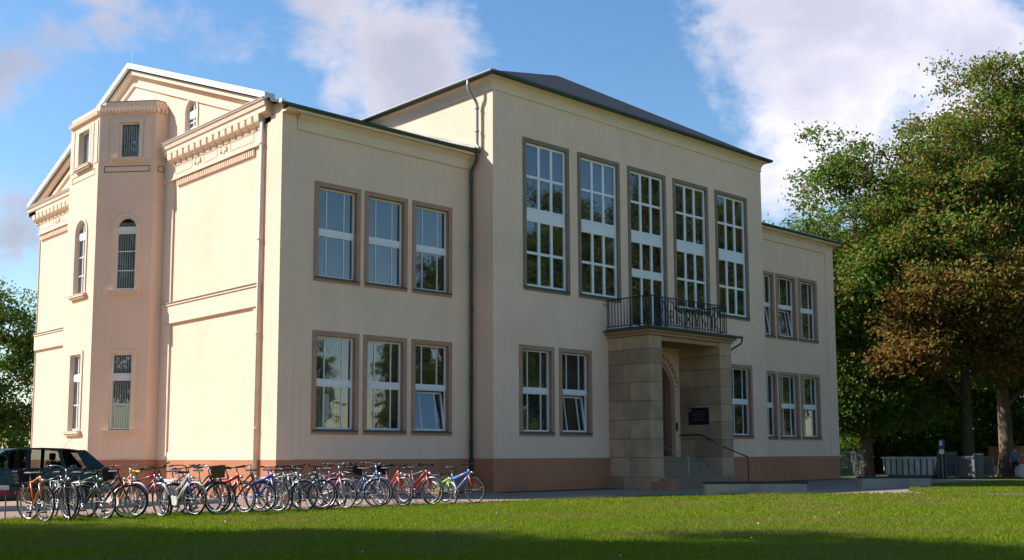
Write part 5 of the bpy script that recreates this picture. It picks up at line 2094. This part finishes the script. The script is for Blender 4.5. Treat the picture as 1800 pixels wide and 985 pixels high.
# skip container
sk = empty('skip_container', (45.9, 3.58, -.25), R(-98))
tag(sk, 'light grey ribbed skip container standing under the trees', 'container')
body = MB().extr([(-1.75, .18), (1.5, .18), (1.85, 1.15), (-1.85, 1.15)], 1, -.8, .8).build('body', 'skip_grey', sk)
for i in range(9):
    x = -1.68 + i * .41
    MB().box(x - .035, -.86, .2, x + .035, -.803, 1.12).build('rib', 'skip_dark', sk)
MB().cbox(-1.92, -.88, 1.153, 1.92, .88, 1.25, .01).build('rim', 'skip_grey', sk)
MB().box(-1.6, -.7, .0, 1.4, .7, .177).build('skid', 'skip_dark', sk)
MB().box(1.92, -.9, .1, 2.02, .9, 1.55).build('end_frame', 'skip_dark', sk)

# blue traffic sign
ts = empty('traffic_sign', (44.75, 1.51, -.25), R(-62))
tag(ts, 'blue rectangular sign with small white plate on a grey pole', 'sign')
MB().tube([(0, 0, 0), (0, 0, 2.25)], .03, 8).build('pole', 'steel', ts)
MB().cbox(-.16, -.045, 1.76, .16, -.03, 2.24, .005).build('panel', 'sign_blue', ts)
MB().cbox(-.11, -.052, 1.90, .03, -.046, 2.18, .002).build('symbol', 'sign_white', ts)
MB().cbox(-.16, -.045, 1.42, .12, -.03, 1.68, .005).build('plate', 'sign_white', ts)


def bar_fence(name, p0, p1, h, pitch, label, material='fence_grey', post=True, rad=.014):
    p0, p1 = Vector(p0), Vector(p1)
    d = p1 - p0
    L = d.length
    o = empty(name, (p0.x, p0.y, gz(p0.x, p0.y)), math.atan2(d.y, d.x))
    mb_ = MB().box(0, -.02, .12, L, .02, .17).box(0, -.02, h - .15, L, .02, h - .10)
    mb_.build('rail', material, o)
    me = MB().box(-rad, -rad, .08, rad, rad, h).mesh('bar')
    me.materials.append(MATS[material])
    for i in range(int(L / pitch)):
        inst('bar', me, o, ((i + .5) * pitch, 0, 0))
    if post:
        for x in (0, L):
            MB().box(x - .05, -.05, 0, x + .05, .05, h + .08).build('post', material, o)
    return tag(o, label, 'fence' if name != 'gate' else 'gate')


bar_fence('fence', (37.6, 4.1), (43.3, 5.7), 1.5, .34, 'grey bar fence between the school corner and the first tree')
bar_fence('fence', (44.87, 1.36), (45.28, 1.02), 1.3, .14, 'short run of dark bars between the blue sign and the gate', 'skip_dark')
bar_fence('gate', (45.33, .97), (44.58, -.41), 1.3, .085, 'grey slatted metal gate under the trees', 'gate_grey', rad=.03)
bar_fence('fence', (45.9, -.26), (50.9, 1.2), 1.3, .14, 'dark bar fence between the gate and the brick wall', 'skip_dark')
cab = empty('metal_cabinet', (45.23, -.38, -.25), R(-50))
tag(cab, 'tall grey metal cabinet right of the pale gate', 'cabinet')
MB().cbox(-.2, -.2, 0, .2, .2, 1.32, .02).build('case', 'skip_dark', cab)
MB().cbox(-.23, -.23, 1.323, .23, .23, 1.44, .03).build('lid', 'fence_grey', cab)
# brick wall with white base
bw_ = empty('brick_wall', (61.05, 5.52, -.25), R(-113))
tag(bw_, 'low red brick wall on a white base behind the right trunk', 'wall')
MB().box(-.2, -.15, 0, 9, .15, .55).build('base', 'pale_stone', bw_)
me_br = MB().cbox(0, -.125, 0, .39, .125, .115, .006).mesh('brick')
me_br.materials.append(MATS['brick'])
MB().box(-.15, -.11, .55, 9, .11, 1.88).build('core', 'mortar', bw_)
nb = 0
for r_ in range(10):
    for c_ in range(22):
        x = c_ * .40 - (.2 if r_ % 2 else 0)
        inst('brick', me_br, bw_, (x, 0, .556 + r_ * .128))
MB().cbox(-.2, -.17, 1.84, 9, .17, 1.92, .01).build('coping', 'brick', bw_)
# pale boulder
rng = random.Random(3)
bm = bmesh.new()
bmesh.ops.create_icosphere(bm, subdivisions=3, radius=1)
for v in bm.verts:
    n_ = 1 + .12 * math.sin(v.co.x * 4 + 1) * math.sin(v.co.y * 3.3) + .08 * math.sin(v.co.z * 6 + v.co.x * 5)
    v.co = Vector((v.co.x * .55, v.co.y * .45, max(-.3, v.co.z) * .62)) * n_
me = bpy.data.meshes.new('boulder')
bm.to_mesh(me)
bm.free()
me.polygons.foreach_set('use_smooth', [True] * len(me.polygons))
me.materials.append(MATS['pale_stone'])
o = inst('boulder', me, None, (48.1, -1.65, -.05))
tag(o, 'pale rounded boulder at the right edge beside the trunk', 'stone')


# ------------------------------------------------------------------ person leaning by the right trunk
def person(loc, rz):
    J = {'pel': (0, 0, .95), 'sp': (.02, 0, 1.15), 'ch': (.06, 0, 1.36), 'nk': (.10, 0, 1.50), 'hd0': (.13, 0, 1.57), 'hd1': (.15, 0, 1.66), 'hd2': (.15, 0, 1.75),
         'hl': (0, .10, .90), 'kl': (.05, .11, .50), 'al': (-.03, .11, .09), 'fl': (.13, .12, .04),
         'hr': (0, -.10, .90), 'kr': (.02, -.12, .50), 'ar': (-.06, -.12, .09), 'fr': (.10, -.13, .04),
         'sl': (.06, .18, 1.41), 'el': (.10, .25, 1.16), 'wl': (.28, .22, 1.02),
         'sr': (.06, -.18, 1.41), 'er': (.06, -.25, 1.15), 'wr': (.20, -.22, .95)}
    RAD = {'pel': .145, 'sp': .135, 'ch': .155, 'nk': .06, 'hd0': .075, 'hd1': .098, 'hd2': .075, 'hl': .095, 'kl': .065, 'al': .045, 'fl': .04, 'hr': .095, 'kr': .065, 'ar': .045, 'fr': .04,
           'sl': .07, 'el': .05, 'wl': .034, 'sr': .07, 'er': .05, 'wr': .034}
    ED = [('pel', 'sp'), ('sp', 'ch'), ('ch', 'nk'), ('nk', 'hd0'), ('hd0', 'hd1'), ('hd1', 'hd2'), ('pel', 'hl'), ('hl', 'kl'), ('kl', 'al'), ('al', 'fl'), ('pel', 'hr'), ('hr', 'kr'), ('kr', 'ar'), ('ar', 'fr'),
          ('ch', 'sl'), ('sl', 'el'), ('el', 'wl'), ('ch', 'sr'), ('sr', 'er'), ('er', 'wr')]
    for s, sg in (('l', 1), ('r', -1)):
        wx, wy, wz = J['w' + s]
        J['p' + s] = (wx + .07, wy, wz - .03)
        RAD['p' + s] = .032
        ED.append(('w' + s, 'p' + s))
        for k in range(4):
            a, b = 'f%d' % k + s + 'a', 'f%d' % k + s + 'b'
            oy = (k - 1.5) * .019
            J[a] = (wx + .115, wy + oy, wz - .045)
            J[b] = (wx + .15 - abs(k - 1.5) * .006, wy + oy * 1.1, wz - .075)
            RAD[a], RAD[b] = .0095, .008
            ED += [('p' + s, a), (a, b)]
        J['t' + s] = (wx + .085, wy - sg * .05, wz - .02)
        RAD['t' + s] = .010
        ED.append(('w' + s, 't' + s))
    names = list(J)
    me = bpy.data.meshes.new('body')
    me.from_pydata([J[k] for k in names], [(names.index(a), names.index(b)) for a, b in ED], [])
    o = bpy.data.objects.new('body', me)
    col.objects.link(o)
    sk_ = o.modifiers.new('s', 'SKIN')
    o.modifiers.new('d', 'SUBSURF').levels = 2
    for i, k in enumerate(names):
        sv_ = me.skin_vertices[0].data[i]
        sv_.radius = (RAD[k], RAD[k] * (1.25 if k in ('ch', 'sp') else 1))
        sv_.use_root = (k == 'pel')
    dg = bpy.context.evaluated_depsgraph_get()
    nm = bpy.data.meshes.new_from_object(o.evaluated_get(dg))
    bpy.data.objects.remove(o)
    nm.materials.clear()
    for m in ('trousers', 'shirt', 'skin', 'hair'):
        nm.materials.append(MATS[m])
    for p in nm.polygons:
        c = p.center
        p.use_smooth = True
        hand = abs(c.y) > .15 and c.z < 1.10
        p.material_index = 2 if (c.z > 1.49 or (hand and c.x > .12)) else 1 if c.z > .96 else 0
        if c.z > 1.70 or (c.z > 1.60 and c.x < .14):
            p.material_index = 3
    nm.name = 'body'
    root = empty('person', loc, rz)
    tag(root, 'person in blue-violet shirt and dark trousers standing beside the right trunk', 'person')
    inst('body', nm, root)
    hm = MB()
    hm.add([], [])
    face = MB()
    for s in (-1, 1):
        face.box(.235, s * .035 - .012, 1.655, .247, s * .035 + .012, 1.668)
    face.box(.238, -.022, 1.585, .246, .022, 1.595)
    face.build('facial_features', 'hair', root)
    MB().extr([(.235, 1.66), (.265, 1.62), (.235, 1.612)], 1, -.014, .014).build('nose', 'skin', root)
    for s in (-1, 1):
        MB().box(.13, s * .095 - .008, 1.61, .165, s * .095 + .008, 1.67).build('ear', 'skin', root)
    bm2 = MB()
    return root


person((49.88, -.55, -.25), R(200))

# ------------------------------------------------------------------ undergrowth below the trees
def bush_mesh(seed, n, rx, ry, rz, leaf, cols):
    rng = np.random.default_rng(seed)
    v = rng.normal(size=(n, 3))
    v /= np.linalg.norm(v, axis=1)[:, None]
    rad = rng.uniform(.55, 1.0, n)[:, None] * (1 + .18 * np.sin(5 * v[:, :1] + 3 * v[:, 1:2] + seed))
    P = v * rad * np.array([rx, ry, rz]) + np.array([0, 0, rz * .75])
    P[:, 2] = np.abs(P[:, 2])
    nr = rng.normal(size=(n, 3))
    nr /= np.linalg.norm(nr, axis=1)[:, None]
    u = np.cross(nr, rng.normal(size=(n, 3)))
    u /= np.linalg.norm(u, axis=1)[:, None]
    w = np.cross(nr, u)
    L = leaf * rng.uniform(.6, 1.3, n)[:, None]
    V = np.stack([P - u * L, P + w * L * .45, P + u * L, P - w * L * .45], 1)
    me = bpy.data.meshes.new('foliage')
    me.vertices.add(n * 4)
    me.vertices.foreach_set('co', V.ravel())
    me.loops.add(n * 4)
    me.loops.foreach_set('vertex_index', np.arange(n * 4, dtype=np.int32))
    me.polygons.add(n)
    me.polygons.foreach_set('loop_start', np.arange(0, n * 4, 4, dtype=np.int32))
    me.update(calc_edges=True)
    c = np.array(cols)[rng.integers(0, len(cols), n)] * rng.uniform(.7, 1.3, n)[:, None]
    c4 = np.ones((n, 4, 4))
    c4[:, :, :3] = c[:, None, :]
    add_tone(me, c4)
    me.materials.append(MATS['leaf'])
    return me


stem_me = MB()
for i in range(9):
    a = i * .7
    stem_me.tube([(.15 * math.cos(a), .15 * math.sin(a), -.05), (.5 * math.cos(a), .5 * math.sin(a), .9), (1.0 * math.cos(a), 1.0 * math.sin(a), 1.9)], [.04, .025, .01], 5)
stem_me = stem_me.mesh('stem', recalc=False)
stem_me.materials.append(MATS['bark_dark'])
BUSH = [bush_mesh(70 + i, 5200, 2.3, 2.1, 1.9, .13, GREEN) for i in range(2)]
spots = [(56, 16, 1.9), (60, 12, 1.9), (64, 8, 1.9), (67, 3, 1.9), (68, -3, 1.9), (64, 15, 2.2), (70, 9, 2.2), (73, 2, 2.2), (53, 21, 2.0), (75, -5, 2.2), (47, 19, 1.6), (58, 24, 2.2), (41.5, 9.6, .8), (46, 13.5, 1.0), (51, 11.5, .9)]
for i, (x, y, s) in enumerate(spots):
    o = empty('shrub', (x, y, -.25), i * 1.3)
    o.scale = (s, s, s)
    inst('foliage', BUSH[i % 2], o)
    inst('stem', stem_me, o)
    tag(o, 'dark shrub of the undergrowth in the shade behind the fence', 'shrub', 'shrubs in the shade behind the fence')

# ------------------------------------------------------------------ house across the lawn, mirrored in the lower panes of the left wing
mat('house_wall', (.55, .50, .40), .9, .06, 1, .2, 60)
mat('roof_tile', (.10, .06, .05), .8, .15, 3, .4, 12)
hs_ = empty('house', (27, -66, 0), R(28))
tag(hs_, 'pale house with dark tiled roof mirrored in the lower left windows', 'house')
hw = MB().box(-9, -4, 0, 9, 4, 4.6)
hw.extr([(-4, 4.603), (4, 4.603), (0, 7.8)], 0, -8.98, 8.98)
hw.build('wall', 'house_wall', hs_)
rf = MB()
for sg in (-1, 1):
    rf.add([(-9.4, sg * 4.6, 4.2), (9.4, sg * 4.6, 4.2), (9.4, 0, 7.95), (-9.4, 0, 7.95), (-9.4, sg * 4.6, 4.4), (9.4, sg * 4.6, 4.4), (9.4, 0, 8.15), (-9.4, 0, 8.15)],
           [(0, 1, 2, 3), (4, 5, 6, 7), (0, 1, 5, 4), (1, 2, 6, 5), (2, 3, 7, 6), (3, 0, 4, 7)])
rf_o = rf.build('roof', 'roof_tile', hs_)
MB().box(3, -.5, 7.0, 3.8, .5, 9.2).build('chimney', 'brick', rf_o)
for x in (-7, -4.2, -1.4, 1.4, 4.2, 7):
    w_o = MB().ring(rect(x - .5, 1.1, x + .5, 2.6), rect(x - .6, 1.0, x + .6, 2.7), 3.99, 4.05).build('window', 'white_frame', hs_)
    MB().box(x - .5, 4.004, 1.1, x + .5, 4.02, 2.6).build('pane', 'plaque', w_o)

for i, (x, y, s, lab) in enumerate(((3.2, 46.5, 1.1, 'green shrub filling the gap below the left tree behind the car roof'), (7.4, 47.5, 1.25, 'green shrub close behind the left end wall of the school'), (-1.2, 49, 1.2, 'green shrub at the far left edge behind the dark car'))):
    o = empty('shrub', (x, y, 0), i * 1.9)
    o.scale = (s, s, s)
    inst('foliage', BUSH[i % 2], o)
    inst('stem', stem_me, o)
    tag(o, lab, 'shrub', 'shrubs behind the left end of the school')
